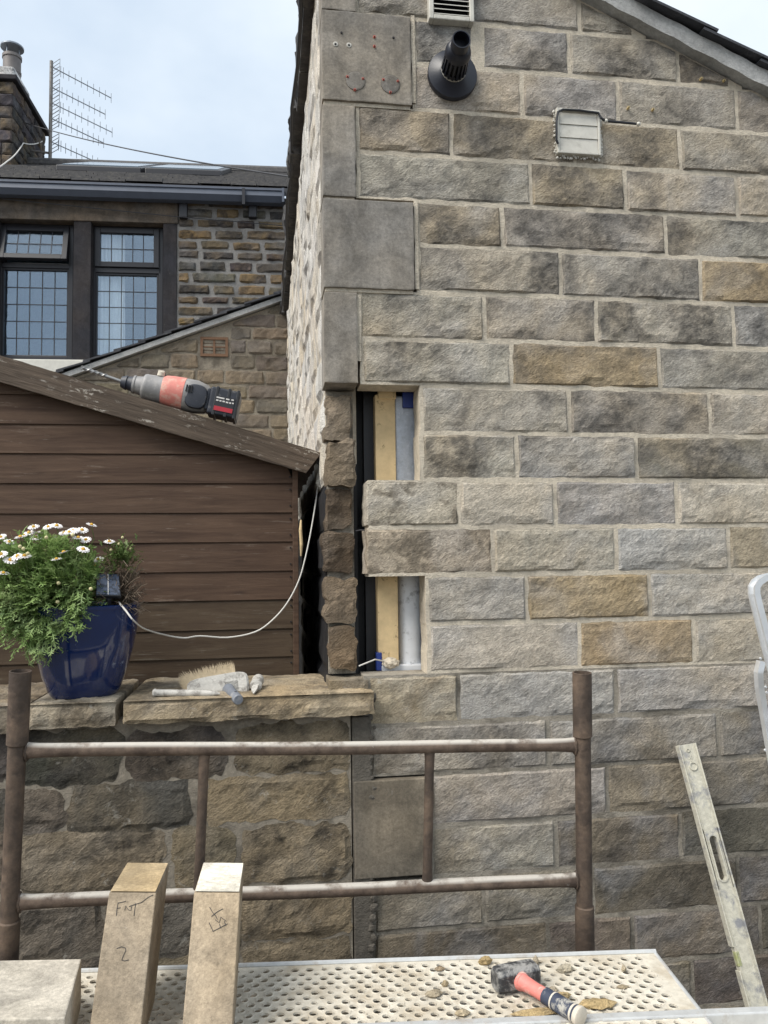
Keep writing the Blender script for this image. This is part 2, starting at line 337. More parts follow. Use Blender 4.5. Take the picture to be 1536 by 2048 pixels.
def glass():
    t = NT('window_glass'); t.t.nodes.remove(t.b)
    g = t.n('ShaderNodeBsdfGlossy'); g.inputs['Roughness'].default_value = 0.03; g.inputs['Color'].default_value = (0.58, 0.70, 0.84, 1)
    tr = t.n('ShaderNodeBsdfTransparent'); tr.inputs['Color'].default_value = (0.92, 0.95, 0.96, 1)
    mixs = t.n('ShaderNodeMixShader'); mixs.inputs[0].default_value = 0.20
    gb = t.n('ShaderNodeBump'); gb.inputs['Strength'].default_value = 0.25; gb.inputs['Distance'].default_value = 0.01; t.l(t.noise(t.pos(), 7.0, 2), gb.inputs['Height']); t.l(gb.outputs[0], g.inputs['Normal'])
    t.l(tr.outputs[0], mixs.inputs[1]); t.l(g.outputs[0], mixs.inputs[2]); t.l(mixs.outputs[0], t.out.inputs[0]); return t.done()
M['glass'] = glass()
def wood(name, a, b, axis='x', scale=1.0, wear=None, wl=0.56, wh=0.64, rough=0.75, wm=0.7, rnd=13.0, bump=0.35, wx=2.2, rot=0.0):
    t = NT(name); t.rot = rot; sc = (2.2, 30, 30) if axis == 'x' else (30, 30, 2.2)
    p = t.pos(sc, rnd, obj=(axis == 'obj')); q = t.pos((1, 1, 1), rnd)
    gr = t.noise(p, 1.3*scale, 8, 0.62, 1.1)
    c = t.mix(t.ramp(gr, [(0.32, 0.0), (0.68, 1.0)]), a, b)
    c = t.mix(0.5, c, t.ramp(t.noise(q, 4, 4), [(0.3, 0.75), (0.7, 1.25)]), 'MULTIPLY')
    c = t.mix(t.math('MULTIPLY', t.ramp(t.vor(t.pos((3.0, 11, 11), rnd), 1.0), [(0.02, 1.0), (0.10, 0.0)]), 0.5), c, tuple(x*0.45 for x in a))
    if wear:
        m = t.mix(1.0, t.ramp(t.noise(t.pos((wx, 30, 30), rnd), 2.6, 6, 0.75, 0.4), [(wl, 0), (wh, 1)]), t.ramp(t.noise(q, 9, 5, 0.6), [(0.46, 0), (0.58, 1)]), 'MULTIPLY'); c = t.mix(t.math('MULTIPLY', m, wm), c, wear)
    t.color(c).set(Roughness=rough); t.b.inputs['Specular IOR Level'].default_value = 0.3
    return t.bump(t.noise(p, 2.2, 9, 0.7, 0.8), bump, 0.004).done()
M['shed'] = wood('shed_board', (0.056, 0.032, 0.021), (0.104, 0.064, 0.042), wear=(0.26, 0.21, 0.17), wl=0.58, wh=0.66, wm=0.5)
M['shed_low'] = wood('shed_board_worn', (0.050, 0.032, 0.020), (0.085, 0.060, 0.038), wear=(0.17, 0.15, 0.12), wl=0.55, wh=0.66)
M['barge'] = wood('bargeboard', (0.050, 0.036, 0.026), (0.125, 0.094, 0.070), wear=(0.50, 0.46, 0.40), wl=0.56, wh=0.61, scale=1.5, bump=0.9, wx=9.0, rot=-0.29)
M['felt'] = plain('roof_felt', (0.04, 0.04, 0.04), 0.9, bump=0.5)
M['glaze'] = plain('blue_glaze', (0.003, 0.016, 0.078), 0.12, nscale=6, amt=0.35, dirt=(0.26, 0.30, 0.38), dirtamt=0.6, dlo=0.62, dhi=0.68, dscale=14, coat=0.8)
M['soil'] = plain('dry_soil', (0.05, 0.035, 0.025), 0.95, bump=0.8)
def leafmat(name, a, b, c3=None):
    t = NT(name); p = t.pos(); c = t.mix(t.ramp(t.noise(p, 45, 3), [(0.3, 0), (0.7, 1)]), a, b)
    if c3: c = t.mix(t.ramp(t.noise(p, 14, 3), [(0.5, 0), (0.72, 0.8)]), c, c3)
    t.color(c).set(Roughness=0.55); t.b.inputs['Specular IOR Level'].default_value = 0.35
    tr = t.n('ShaderNodeBsdfTranslucent'); t.l(c, tr.inputs['Color']); mxs = t.n('ShaderNodeMixShader'); mxs.inputs[0].default_value = 0.28
    t.l(t.b.outputs[0], mxs.inputs[1]); t.l(tr.outputs[0], mxs.inputs[2]); t.l(mxs.outputs[0], t.out.inputs[0]); return t.done()
M['leaf'] = leafmat('daisy_leaf', (0.14, 0.235, 0.065), (0.34, 0.46, 0.17), (0.44, 0.54, 0.28))
M['leaf2'] = leafmat('small_leaf', (0.06, 0.11, 0.03), (0.16, 0.22, 0.07), (0.20, 0.15, 0.08))
M['twig'] = plain('dry_twig', (0.17, 0.13, 0.095), 0.9, nscale=60)
M['petal'] = plain('white_petal', (0.82, 0.80, 0.80), 0.6, amt=0.1)
M['disc'] = plain('yellow_disc', (0.62, 0.36, 0.05), 0.8, bump=0.5, nscale=200)
M['bud'] = plain('bud_cream', (0.55, 0.50, 0.28), 0.8)
M['pv'] = plain('solar_cell', (0.07, 0.09, 0.14), 0.25, nscale=30, amt=0.5, dirt=(0.02, 0.025, 0.035), dirtamt=0.8, dlo=0.5, dhi=0.56, dscale=60)
M['blackplastic'] = plain('black_plastic', (0.018, 0.019, 0.023), 0.45, nscale=20, amt=0.3)
M['flue'] = plain('flue_plastic', (0.010, 0.012, 0.022), 0.38, nscale=20, amt=0.2)
M['hole'] = plain('dark_hole', (0.006, 0.006, 0.008), 0.7)
M['vent'] = plain('vent_plastic', (0.58, 0.56, 0.50), 0.5, nscale=25, amt=0.35, dirt=(0.20, 0.19, 0.16), dirtamt=0.5, dlo=0.52, dhi=0.70, dscale=9)
M['sealant'] = plain('sealant', (0.55, 0.53, 0.48), 0.8, bump=0.6)
M['plugred'] = plain('red_plug', (0.55, 0.10, 0.06), 0.5)
M['plugtan'] = plain('tan_plug', (0.55, 0.42, 0.20), 0.5)
M['whitecable'] = plain('white_cable', (0.62, 0.60, 0.56), 0.5, amt=0.2)
M['wire'] = plain('dark_wire', (0.03, 0.03, 0.035), 0.5)
M['rust'] = plain('rusty_steel', (0.062, 0.045, 0.035), 0.65, 0.0, 0.4, nscale=26, amt=0.6, bump=0.7, dirt=(0.17, 0.12, 0.085), dirtamt=0.75, dlo=0.47, dhi=0.66, dscale=9)
def rail_mat():
    t = NT('rusty_rail'); p = t.pos()
    c = t.mix(t.ramp(t.noise(p, 20, 6, 0.7), [(0.35, 0), (0.65, 1)]), (0.065, 0.046, 0.036), (0.16, 0.118, 0.09))
    g = t.n('ShaderNodeNewGeometry'); sp = t.n('ShaderNodeSeparateXYZ'); t.l(g.outputs['Normal'], sp.inputs[0])
    # splashes of dried mortar lie where they landed, on the tops of the rails
    up = t.ramp(sp.outputs['Z'], [(0.35, 0), (0.8, 1)])
    m = t.mix(1.0, up, t.ramp(t.noise(p, 8, 8, 0.7), [(0.36, 0.0), (0.50, 1.0)]), 'MULTIPLY')
    m2 = t.ramp(t.noise(p, 60, 4, 0.7), [(0.66, 0), (0.72, 0.8)])
    c = t.mix(t.math('MULTIPLY', m, 0.85), c, (0.52, 0.49, 0.44)); c = t.mix(t.math('MULTIPLY', m2, 0.5), c, (0.35, 0.32, 0.28))
    t.color(c).set(Roughness=0.75); t.b.inputs['Specular IOR Level'].default_value = 0.3
    return t.bump(t.noise(p, 70, 6, 0.65), 0.6, 0.003).done()
M['rail'] = rail_mat()
M['deck'] = plain('dusty_deck', (0.56, 0.52, 0.44), 0.8, nscale=35, amt=0.5, bump=0.4, dirt=(0.30, 0.235, 0.15), dirtamt=0.65, dlo=0.46, dhi=0.66, dscale=8)
M['galv'] = plain('galvanised', (0.52, 0.53, 0.53), 0.5, 0.3, nscale=30, amt=0.35, dirt=(0.26, 0.20, 0.14), dirtamt=0.7, dlo=0.54, dhi=0.68, dscale=9)
M['alu'] = plain('ladder_aluminium', (0.80, 0.82, 0.84), 0.34, 0.65, nscale=24, amt=0.15, dirt=(0.5, 0.5, 0.5), dirtamt=0.3, dlo=0.5, dhi=0.7)
M['level'] = plain('cement_caked_level', (0.50, 0.48, 0.40), 0.85, nscale=60, amt=0.5, bump=0.5, dirt=(0.16, 0.17, 0.21), dirtamt=0.75, dlo=0.52, dhi=0.63, dscale=13)
M['vial'] = plain('vial_yellow', (0.30, 0.32, 0.14), 0.4, dirt=(0.45, 0.43, 0.35), dirtamt=0.8, dlo=0.45, dhi=0.6)
M['hammer'] = plain('hammer_steel', (0.04, 0.041, 0.045), 0.5, 0.2, nscale=40, amt=0.5, bump=0.6, dirt=(0.36, 0.35, 0.33), dirtamt=0.75, dlo=0.44, dhi=0.56, dscale=26)
M['handlered'] = plain('red_handle', (0.62, 0.20, 0.17), 0.6, nscale=60, amt=0.3, dirt=(0.62, 0.52, 0.44), dirtamt=0.8, dlo=0.55, dhi=0.64, dscale=22)
M['griprubber'] = plain('rubber_grip', (0.035, 0.045, 0.075), 0.6, nscale=40, amt=0.4, dirt=(0.45, 0.43, 0.38), dirtamt=0.8, dlo=0.52, dhi=0.60, dscale=30)
M['dust'] = plain('dusty_cream', (0.55, 0.50, 0.42), 0.85, nscale=50, amt=0.3, bump=0.3)
M['chip'] = stone_mat('stone_chip', soot=0.3, buff=(0.50, 0.38, 0.20), cool=(0.36, 0.33, 0.27))
M['drillgrey'] = plain('drill_grey', (0.26, 0.255, 0.255), 0.55, 0.2, nscale=30, amt=0.4, bump=0.2, dirt=(0.42, 0.40, 0.38), dirtamt=0.6, dlo=0.52, dhi=0.64, dscale=20)
M['drillred'] = plain('drill_red', (0.60, 0.20, 0.165), 0.6, nscale=60, amt=0.3, dirt=(0.60, 0.42, 0.34), dirtamt=0.7, dlo=0.48, dhi=0.60, dscale=34)
M['drilldark'] = plain('drill_dark', (0.022, 0.026, 0.038), 0.5, nscale=60, amt=0.4, dirt=(0.20, 0.19, 0.18), dirtamt=0.6, dlo=0.55, dhi=0.66, dscale=30)
M['labelred'] = plain('label_red', (0.42, 0.02, 0.035), 0.4)
M['labelwhite'] = plain('label_white', (0.62, 0.60, 0.58), 0.5)
M['steelbit'] = plain('drill_steel', (0.30, 0.30, 0.30), 0.4, 0.6, nscale=60)
M['bristle'] = plain('bristle', (0.46, 0.37, 0.245), 0.8, nscale=80, amt=0.5)
M['whitewash'] = plain('mortar_caked_wood', (0.52, 0.50, 0.46), 0.85, nscale=60, amt=0.4, bump=0.5, dirt=(0.17, 0.155, 0.14), dirtamt=0.75, dlo=0.48, dhi=0.60, dscale=30)
M['greyplastic'] = plain('grey_handle', (0.16, 0.175, 0.205), 0.6, nscale=40, amt=0.4, dirt=(0.40, 0.39, 0.37), dirtamt=0.5)
M['airbrick'] = plain('terracotta', (0.17, 0.095, 0.055), 0.85, nscale=60, amt=0.4, bump=0.4)
M['pencil'] = plain('pencil_line', (0.045, 0.043, 0.045), 0.7, amt=0.3)
M['cowl'] = plain('cowl_steel', (0.25, 0.28, 0.32), 0.4, 0.5)
M['potclay'] = plain('chimney_liner', (0.17, 0.155, 0.15), 0.6, 0.2, nscale=12, amt=0.4)
M['mast'] = plain('mast_steel', (0.20, 0.19, 0.18), 0.5, 0.3, nscale=20, dirt=(0.14, 0.10, 0.08), dirtamt=0.7)
M['antenna'] = plain('antenna_alu', (0.30, 0.32, 0.35), 0.45, 0.4)
M['rooflight'] = plain('rooflight_glass', (0.10, 0.13, 0.16), 0.12, amt=0.1)
M['ground'] = mortar_mat('yard_gravel', (0.14, 0.13, 0.115), (0.085, 0.08, 0.07), (0.05, 0.045, 0.04), 0.6)

# ================================================================ GROUND
def ground():
    n = 60; V = []; Fc = []; R = [0, 1.0, 2, 3, 4.5, 7, 12, 25, 60, 200, 800, 2500]
    for r in R:
        for k in range(n):
            a = 2*math.pi*k/n; x, y = r*math.cos(a), r*math.sin(a)-1.0
            V.append((x, y, 0.012*fbm(Vector((x*3, y*3, 0))) if r < 8 else -0.02))
    for i in range(len(R)-1):
        for k in range(n): Fc.append([i*n+k, (i+1)*n+k, (i+1)*n+(k+1) % n, i*n+(k+1) % n] if i else [k*0+k, (i+1)*n+k, (i+1)*n+(k+1) % n, (k+1) % n])
    o = put('ground', V, Fc, M['ground']); tag(o, kind='structure')
ground()

# ================================================================ STONE HOUSE (gable in front, side wall on the left)
JZ = [1.75+z for z in (1.8021, 1.6474, 1.491, 1.3344, 1.1802, 1.0333, 0.8759, 0.7213, 0.5704, 0.4152, 0.2637, 0.111, -0.0408, -0.1937, -0.3484, -0.5026, -0.6578, -0.8182, -0.972, -1.1288)]
for k in range(4): JZ.append(JZ[-1]-0.1545)
XR = 1.95
def rake(u): return 3.655 - 0.437*(u-0.934)
house = empty('stone_house', (0.9, 2.2, 0), 'pitched stone house with gable wall, sawn quoins and an opened up corner', 'house')
# course: list of joint positions in the picture, tone letters. q = left start (mortar), None starts at the first joint
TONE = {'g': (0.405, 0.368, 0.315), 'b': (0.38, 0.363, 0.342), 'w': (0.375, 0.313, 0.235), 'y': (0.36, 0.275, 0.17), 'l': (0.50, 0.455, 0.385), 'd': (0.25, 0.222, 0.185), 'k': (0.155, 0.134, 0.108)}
COURSES = [  # picture y of the middle, joints, tones
 (-60, [716, 1010, 1240], 'gg'),
 (10, [718, 900, 1159, 1345], 'gbg'),
 (92, [834, 947, 967, 1139, 1357, 1540], 'bybgw'),
 (178, [834, 1045, 1237, 1474, 1650], 'gbgg'),
 (262, [720, 904, 1150, 1361, 1640], 'wwwg'),
 (358, [721, 1063, 1252, 1475, 1640], 'gwbg'),
 (455, [840, 1006, 1334, 1660], 'wgg'),
 (545, [842, 1123, 1404, 1680], 'gby'),
 (634, [724, 970, 1194, 1469, 1650], 'gggb'),
 (728, [729, 1024, 1321, 1660], 'lyg'),
 (822, [848, 1140, 1422, 1640], 'ggl'),
 (915, [849, 1035, 1275, 1565, 1660], 'lbdg'),
 (1007, [733, 920, 1112, 1356, 1610], 'llbl'),
 (1102, [733, 987, 1235, 1460, 1650], 'wgbw'),
 (1196, [860, 1055, 1302, 1580, 1650], 'bybg'),
 (1292, [863, 1161, 1391, 1620], 'lyg'),
 (1390, [742, 919, 1234, 1560, 1650], 'wbbg'),
 (1490, [744, 1098, 1440, 1650], 'gbd'),
 (1590, [866, 1217, 1545, 1650], 'gdd'),
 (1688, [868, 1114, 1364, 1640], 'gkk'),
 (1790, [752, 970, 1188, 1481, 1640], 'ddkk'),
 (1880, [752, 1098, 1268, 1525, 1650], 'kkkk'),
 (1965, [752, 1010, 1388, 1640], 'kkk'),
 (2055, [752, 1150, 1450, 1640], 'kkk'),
]
TOPZ = [JZ[0]+0.309, JZ[0]+0.1545] + JZ   # top of each course
gab = MB(); low = MB(); starts = []
for k, (ym, js, tn) in enumerate(COURSES):
    z1 = TOPZ[k]; z0 = TOPZ[k+1]; x0 = at(js[0], ym, -0.01).x; x0m = x0-0.013
    if k in (16, 17, 20, 21, 22, 23): x0m = x0-0.02
    if k in (12, 13): x0m = x0+0.008
    starts.append((x0, z0, z1)); n0 = len(gab.V)
    b = gab if k < 16 else low
    # ragged left end to each mortar bed, so that the crack beside the quoins wanders
    xe = XR
    if z1 > rake(XR)-0.01: xe = min(XR, 0.934+(3.655-(z0+0.02))/0.437)
    n = 5; L0 = [x0m + 0.004*fbm(Vector((k*7.3, i*1.7, 1)), o=2) for i in range(n+1)]
    P = [(L0[i], z0+(z1-z0)*i/n) for i in range(n+1)]
    R_ = [(xe, z0)]
    if rake(xe) < z1: R_ += [(xe, max(z0, rake(xe)-0.01)), (0.934+(3.655-z1)/0.437, z1)] if z1 < rake(x0) else [(xe, rake(xe)-0.01)]
    else: R_ += [(xe, z1)]
    poly = R_ + P[::-1]; m = len(poly)
    V = [G0.w(u, -0.001, z) for u, z in poly] + [G0.w(u, 0.10, z) for u, z in poly]
    b.add(V, [list(range(m)), list(range(2*m-1, m-1, -1))] + [[i, i+m, (i+1) % m+m, (i+1) % m] for i in range(m)])
gable = gab.build('gable_wall', M['mortar'], house)
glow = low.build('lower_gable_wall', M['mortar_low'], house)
J = 0.0075
rs = random.Random(3)
for k, (ym, js, tn) in enumerate(COURSES):
    z1 = TOPZ[k]-J; z0 = TOPZ[k+1]+J
    for i in range(len(js)-1):
        ua = at(js[i], ym, -0.01).x + (0 if i == 0 else J*0.9); ub = at(js[i+1], ym, -0.01).x - J*0.9
        ub = min(ub, XR-0.02)
        zt = None
        if rake(ub) < z1+0.012:
            zt = lambda u: rake(u)-0.012
            ub = min(ub, 0.934+(3.655-z0-0.035)/0.437)
        if ub-ua < 0.03: continue
        jz = rs.uniform(-0.002, 0.002)
        lowc = k >= 16
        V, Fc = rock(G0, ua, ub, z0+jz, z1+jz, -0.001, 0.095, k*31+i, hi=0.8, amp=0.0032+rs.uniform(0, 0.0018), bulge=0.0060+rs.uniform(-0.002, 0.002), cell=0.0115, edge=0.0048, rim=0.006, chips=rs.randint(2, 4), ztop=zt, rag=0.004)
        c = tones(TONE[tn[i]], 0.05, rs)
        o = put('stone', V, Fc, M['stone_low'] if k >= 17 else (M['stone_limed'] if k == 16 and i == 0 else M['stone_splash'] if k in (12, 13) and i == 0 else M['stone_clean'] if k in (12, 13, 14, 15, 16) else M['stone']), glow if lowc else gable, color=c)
        o.data.polygons.foreach_set('use_smooth', [False]*len(o.data.polygons))
# a gold sliver beside the flue
# sawn quoins: picture left, right, top, bottom
QU = [(645, 711, -62, 20), (648, 822, 24, 204), (646, 711, 208, 392), (650, 828, 398, 577), (650, 715, 582, 766)]
for a, b_, t, bt in QU:
    p = at(b_, (t+bt)/2, -0.016); zt = at((a+b_)/2, t+2, -0.016).z; zb = at((a+b_)/2, bt-1, -0.016).z
    V, Fc = rock(G0, 0.0, p.x, zb, zt, -0.0150, 0.115, int(t)+77, amp=0.0007, bulge=0.0009, cell=0.02, edge=0.0022, rim=0.004, chips=2); put('quoin', V, Fc, M['quoin'], gable)
p0 = at(716, 1600, -0.02); p1 = at(860, 1600, -0.02)
MB().box((at(708, 1600, -0.02).x, -0.024, at(790, 1752, -0.014).z), (p1.x, 0.06, at(790, 1558, -0.014).z)).build('quoin', M['quoin_low'], glow, bevel=0.003)
# thin mortar bed above and below the quoins along the corner
for (a, b_, t, bt) in QU[:-1]:
    z = at(690, bt+2, -0.01).z; MB().box((0.004, -0.006, z-0.006), (at(b_, bt, 0).x-0.004, 0.1, z+0.006)).build('quoin_bed', M['mortar'], gable)
# thin upright pointing strips left of the cracked joint
for (px, y0, y1) in ((826.5, 30, 205), (833, 400, 578), (718.5, 590, 722)):
    za, zb = at(px, y1, -0.008).z, at(px, y0, -0.008).z; x = at(px, (y0+y1)/2, -0.008).x; V = []; n = 14; P = []
    for i in range(n+1):
        z = za+(zb-za)*i/n; q = 0.0022*fbm(Vector((px, z*30, 2)), o=3); P.append((x-0.0062+q, x+0.0062+q*0.6, z))
    V = [(l, -0.007, z) for l, r, z in P]+[(r, -0.007, z) for l, r, z in P]+[(l, 0.06, z) for l, r, z in P]+[(r, 0.06, z) for l, r, z in P]; m = n+1
    Fc = []
    for i in range(n): Fc += [[i, m+i, m+i+1, i+1], [2*m+i, i, i+1, 2*m+i+1], [m+i, 3*m+i, 3*m+i+1, m+i+1]]
    put('pointing_strip', V, Fc, M['mortar'], gable)
# broken ends of the side wall under the last quoin
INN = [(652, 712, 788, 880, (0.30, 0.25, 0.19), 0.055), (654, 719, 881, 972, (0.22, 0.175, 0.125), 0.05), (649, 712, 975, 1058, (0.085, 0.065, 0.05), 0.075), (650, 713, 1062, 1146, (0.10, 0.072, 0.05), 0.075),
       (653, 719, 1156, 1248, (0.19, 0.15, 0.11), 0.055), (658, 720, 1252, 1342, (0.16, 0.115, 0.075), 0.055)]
inner = MB().box((0.012, 0.095, at(690, 1350, 0.06).z), (0.098, 0.13, at(690, 780, 0.06).z)).build('broken_wall_end', M['mortar_low'], house)
for i, (a, b_, t, bt, c, y) in enumerate(INN):
    u0 = max(0.0, at(a, (t+bt)/2, y).x); u1 = at(b_-7, (t+bt)/2, y).x
    V, Fc = rock(G0, u0, u1, at(690, bt, y).z+0.003, at(690, t, y).z, y+0.006, 0.16, 900+i, amp=0.008, bulge=0.005, cell=0.012, edge=0.013, rim=0.009, rag=0.010, hi=0.6, lo=2.0, rnd_c=0.10, chips=3)
    put('broken_stone', V, Fc, M['inner'], inner, color=c)
V, Fc = rock(G0, 0.005, at(736, 1360, -0.01).x, at(690, 1385, -0.01).z, at(690, 1362, -0.01).z, -0.012, 0.13, 933, amp=0.002, bulge=0.002, cell=0.02, edge=0.003)
put('base_stone', V, Fc, M['coping'], inner, color=(0.26, 0.21, 0.14))
# small arris flake on the corner
# cavity: membrane, stud, foil board, pipe
cav = MB()
cav.box((0.115, 0.205, 0.1), (1.85, 4.40, 2.95)); core = cav.build('dark_cavity', M['cavity_and_shade_black'], house)
xa = at(722, 1000, 0.16).x; xb = at(755, 1000, 0.16).x
MB().box((xa+0.012, 0.16, 1.36), (xb, 0.205, 2.43)).build('membrane_board', plain('membrane_sheen', (0.012, 0.012, 0.015), 0.5, bump=0.3), core)
def cavbox(name, x0, x1, y0, y1, Y, dep, mat, **k):
    a = at(x0, y1, Y); b_ = at(x1, y0, Y); return MB().box((a.x, Y, a.z), (b_.x, Y+dep, b_.z)).build(name, mat, core, **k)
cavbox('timber_stud', 757, 790, 790, 1338, 0.115, 0.085, M['stud'], bevel=0.002)
cavbox('timber_block', 757, 792, 781, 797, 0.108, 0.09, M['stud'], bevel=0.002)
cavbox('foil_board', 791, 836, 792, 972, 0.125, 0.07, M['foil'], bevel=0.006)
a = at(821, 1150, 0.15); b2 = at(822, 1332, 0.15)
mb = MB(); mb.tube([(a.x, 0.165, 2.0-0.0), (a.x, 0.165, b2.z)], 0.045, 24); mb.build('waste_pipe', M['pipe'], core, smooth=True)
cavbox('pipe_shoe', 764, 850, 1328, 1352, 0.108, 0.09, M['pipe'], bevel=0.004)
cavbox('blue_clip', 806, 834, 784, 815, 0.112, 0.02, M['blue'], bevel=0.003)
cavbox('blue_clip', 753, 764, 1305, 1342, 0.112, 0.03, M['blue'], bevel=0.003)
# mortar droppings on the foot of the stud
bm = bmesh.new(); bmesh.ops.create_icosphere(bm, subdivisions=3, radius=1.0)
c = at(782, 1326, 0.10); V = [Vector((v.co.x*0.026, v.co.y*0.016, v.co.z*0.018))*(1+0.35*fbm(v.co*2.3, o=4))+c for v in bm.verts]
put('mortar_dropping', V, [[v.index for v in f.verts] for f in bm.faces], M['mortar'], core); bm.free()
# loose wires that tie the leaves together
MB().tube([at(712, 1062, 0.05), at(722, 1060, 0.04), at(732, 1061, 0.02)], 0.002, 6).build('wall_tie', M['wire'], core)
MB().tube([at(718, 1332, 0.04), at(735, 1325, 0.05), at(750, 1319, 0.07), at(766, 1322, 0.1)], 0.0025, 6).build('wall_tie', M['whitecable'], core)
# side wall: rock faced courses running back from the corner
EAVE = 4.0
sw = MB(); sw.box((0.010, 0.118, 2.08), (0.112, 4.52, EAVE+0.04)); side = sw.build('side_wall', M['mortar'], house); MB().box((0.012, 0.118, 0.0), (0.112, 4.52, 2.079)).build('shade_black_side_wall', M['cavity_and_shade_black'], house)  # lower part painted black: deep shade of the shed gap, plus dirt
rs = random.Random(11); k = 0; z = 0.93
zz = [JZ[0]+0.155*2, JZ[0]+0.155] + JZ[:17]
for k in range(len(zz)-1):
    z1, z0 = zz[k]-0.006, zz[k+1]+0.006
    if z0 > EAVE: continue
    y = 0.125
    first = True
    while y < 4.5:
        ln = rs.uniform(0.30, 0.62) if not first else rs.uniform(0.10, 0.45); first = False
        y1 = min(4.5, y+ln)
        if 4.5-y1 < 0.12: y1 = 4.5
        cl = rs.choice([(0.68, 0.65, 0.60), (0.70, 0.66, 0.60), (0.66, 0.64, 0.60)])
        V, Fc = rock(SIDE, -y1+0.006, -y-0.006, z0, min(z1, EAVE), 0.010, 0.05, 2000+k*20+int(y*10), amp=0.0075, bulge=0.007, cell=0.03 if y < 1.2 else 0.05, edge=0.006, rim=0.022, fq=0.6, hi=0.4)
        low_ = z1 < 2.07; put('stone', V, Fc, M['cavity_and_shade_black'] if low_ else M['side'], side, color=tones((0.022, 0.019, 0.016) if low_ else cl, 0.02, rs)); y = y1  # low stones coloured black for the gap's shade and its dirt
# roof: verge cement, slates, and the stone slate eave along the side wall
dx = Vector((1, 0, -0.437)).normalized(); nv = Vector((0.437, 0, 1)).normalized()
def roofpt(s, y, h): p = Vector((0, 0, rake(0))) + dx*s + nv*h; return Vector((p.x, y, p.z))
roof = MB()
roof.hexa([roofpt(-0.02, -0.02, 0.0), roofpt(2.4, -0.02, 0.0), roofpt(2.4, 4.6, 0.0), roofpt(-0.02, 4.6, 0.0), roofpt(-0.02, -0.02, 0.05), roofpt(2.4, -0.02, 0.05), roofpt(2.4, 4.6, 0.05), roofpt(-0.02, 4.6, 0.05)])
roofo = roof.build('roof', M['slate'], house)
vg = MB(); n = 90; V = []
for i in range(n+1):
    s = -0.02+2.4*i/n; q = 0.004*fbm(Vector((s*14, 1, 0))); q2 = 0.004*fbm(Vector((s*17, 9, 0)))
    V += [roofpt(s, -0.045+q2, -0.004+q), roofpt(s, -0.045+q2*0.5, 0.052+q), roofpt(s, 0.06, 0.052), roofpt(s, 0.06, -0.004)]
vg.add(V, [[i*4+j, (i+1)*4+j, (i+1)*4+(j+1) % 4, i*4+(j+1) % 4] for i in range(n) for j in range(4)]); vg.build('verge_cement', M['verge'], roofo)
s = -0.05; i = 0; rs = random.Random(5)
while s < 2.35:
    ln = rs.uniform(0.20, 0.26); h = 0.052; y0 = -0.07+rs.uniform(-0.008, 0.008); e = s+ln+0.05
    MB().hexa([roofpt(s, y0, h), roofpt(e, y0, h+0.016), roofpt(e, 4.6, h+0.016), roofpt(s, 4.6, h), roofpt(s, y0, h+0.009), roofpt(e, y0, h+0.025), roofpt(e, 4.6, h+0.025), roofpt(s, 4.6, h+0.009)]).build('slate_course', M['slate'], roofo); s += ln
y = -0.06
while y < 4.5:
    ln = rs.uniform(0.22, 0.42); zt = EAVE+0.012+rs.uniform(-0.012, 0.012)
    V, Fc = rock(SIDE, -(y+ln), -y-0.004, zt-0.055+rs.uniform(-0.015, 0.008), zt+0.05, -0.040+rs.uniform(-0.012, 0.012), 0.08, int(y*1000), amp=0.01, bulge=0.008, cell=0.03, edge=0.012, rim=0.016)
    put('eave_slate', V, Fc, M['stoneslate'], roofo); y += ln
# cable that hangs along the eave
MB().tube([Vector((-0.046-0.01*math.sin(i*1.9), -0.05+i*0.32, EAVE-0.045-0.02*abs(math.sin(i*1.3)))) for i in range(15)], 0.008, 8).build('eave_cable', M['wire'], roofo, smooth=True)

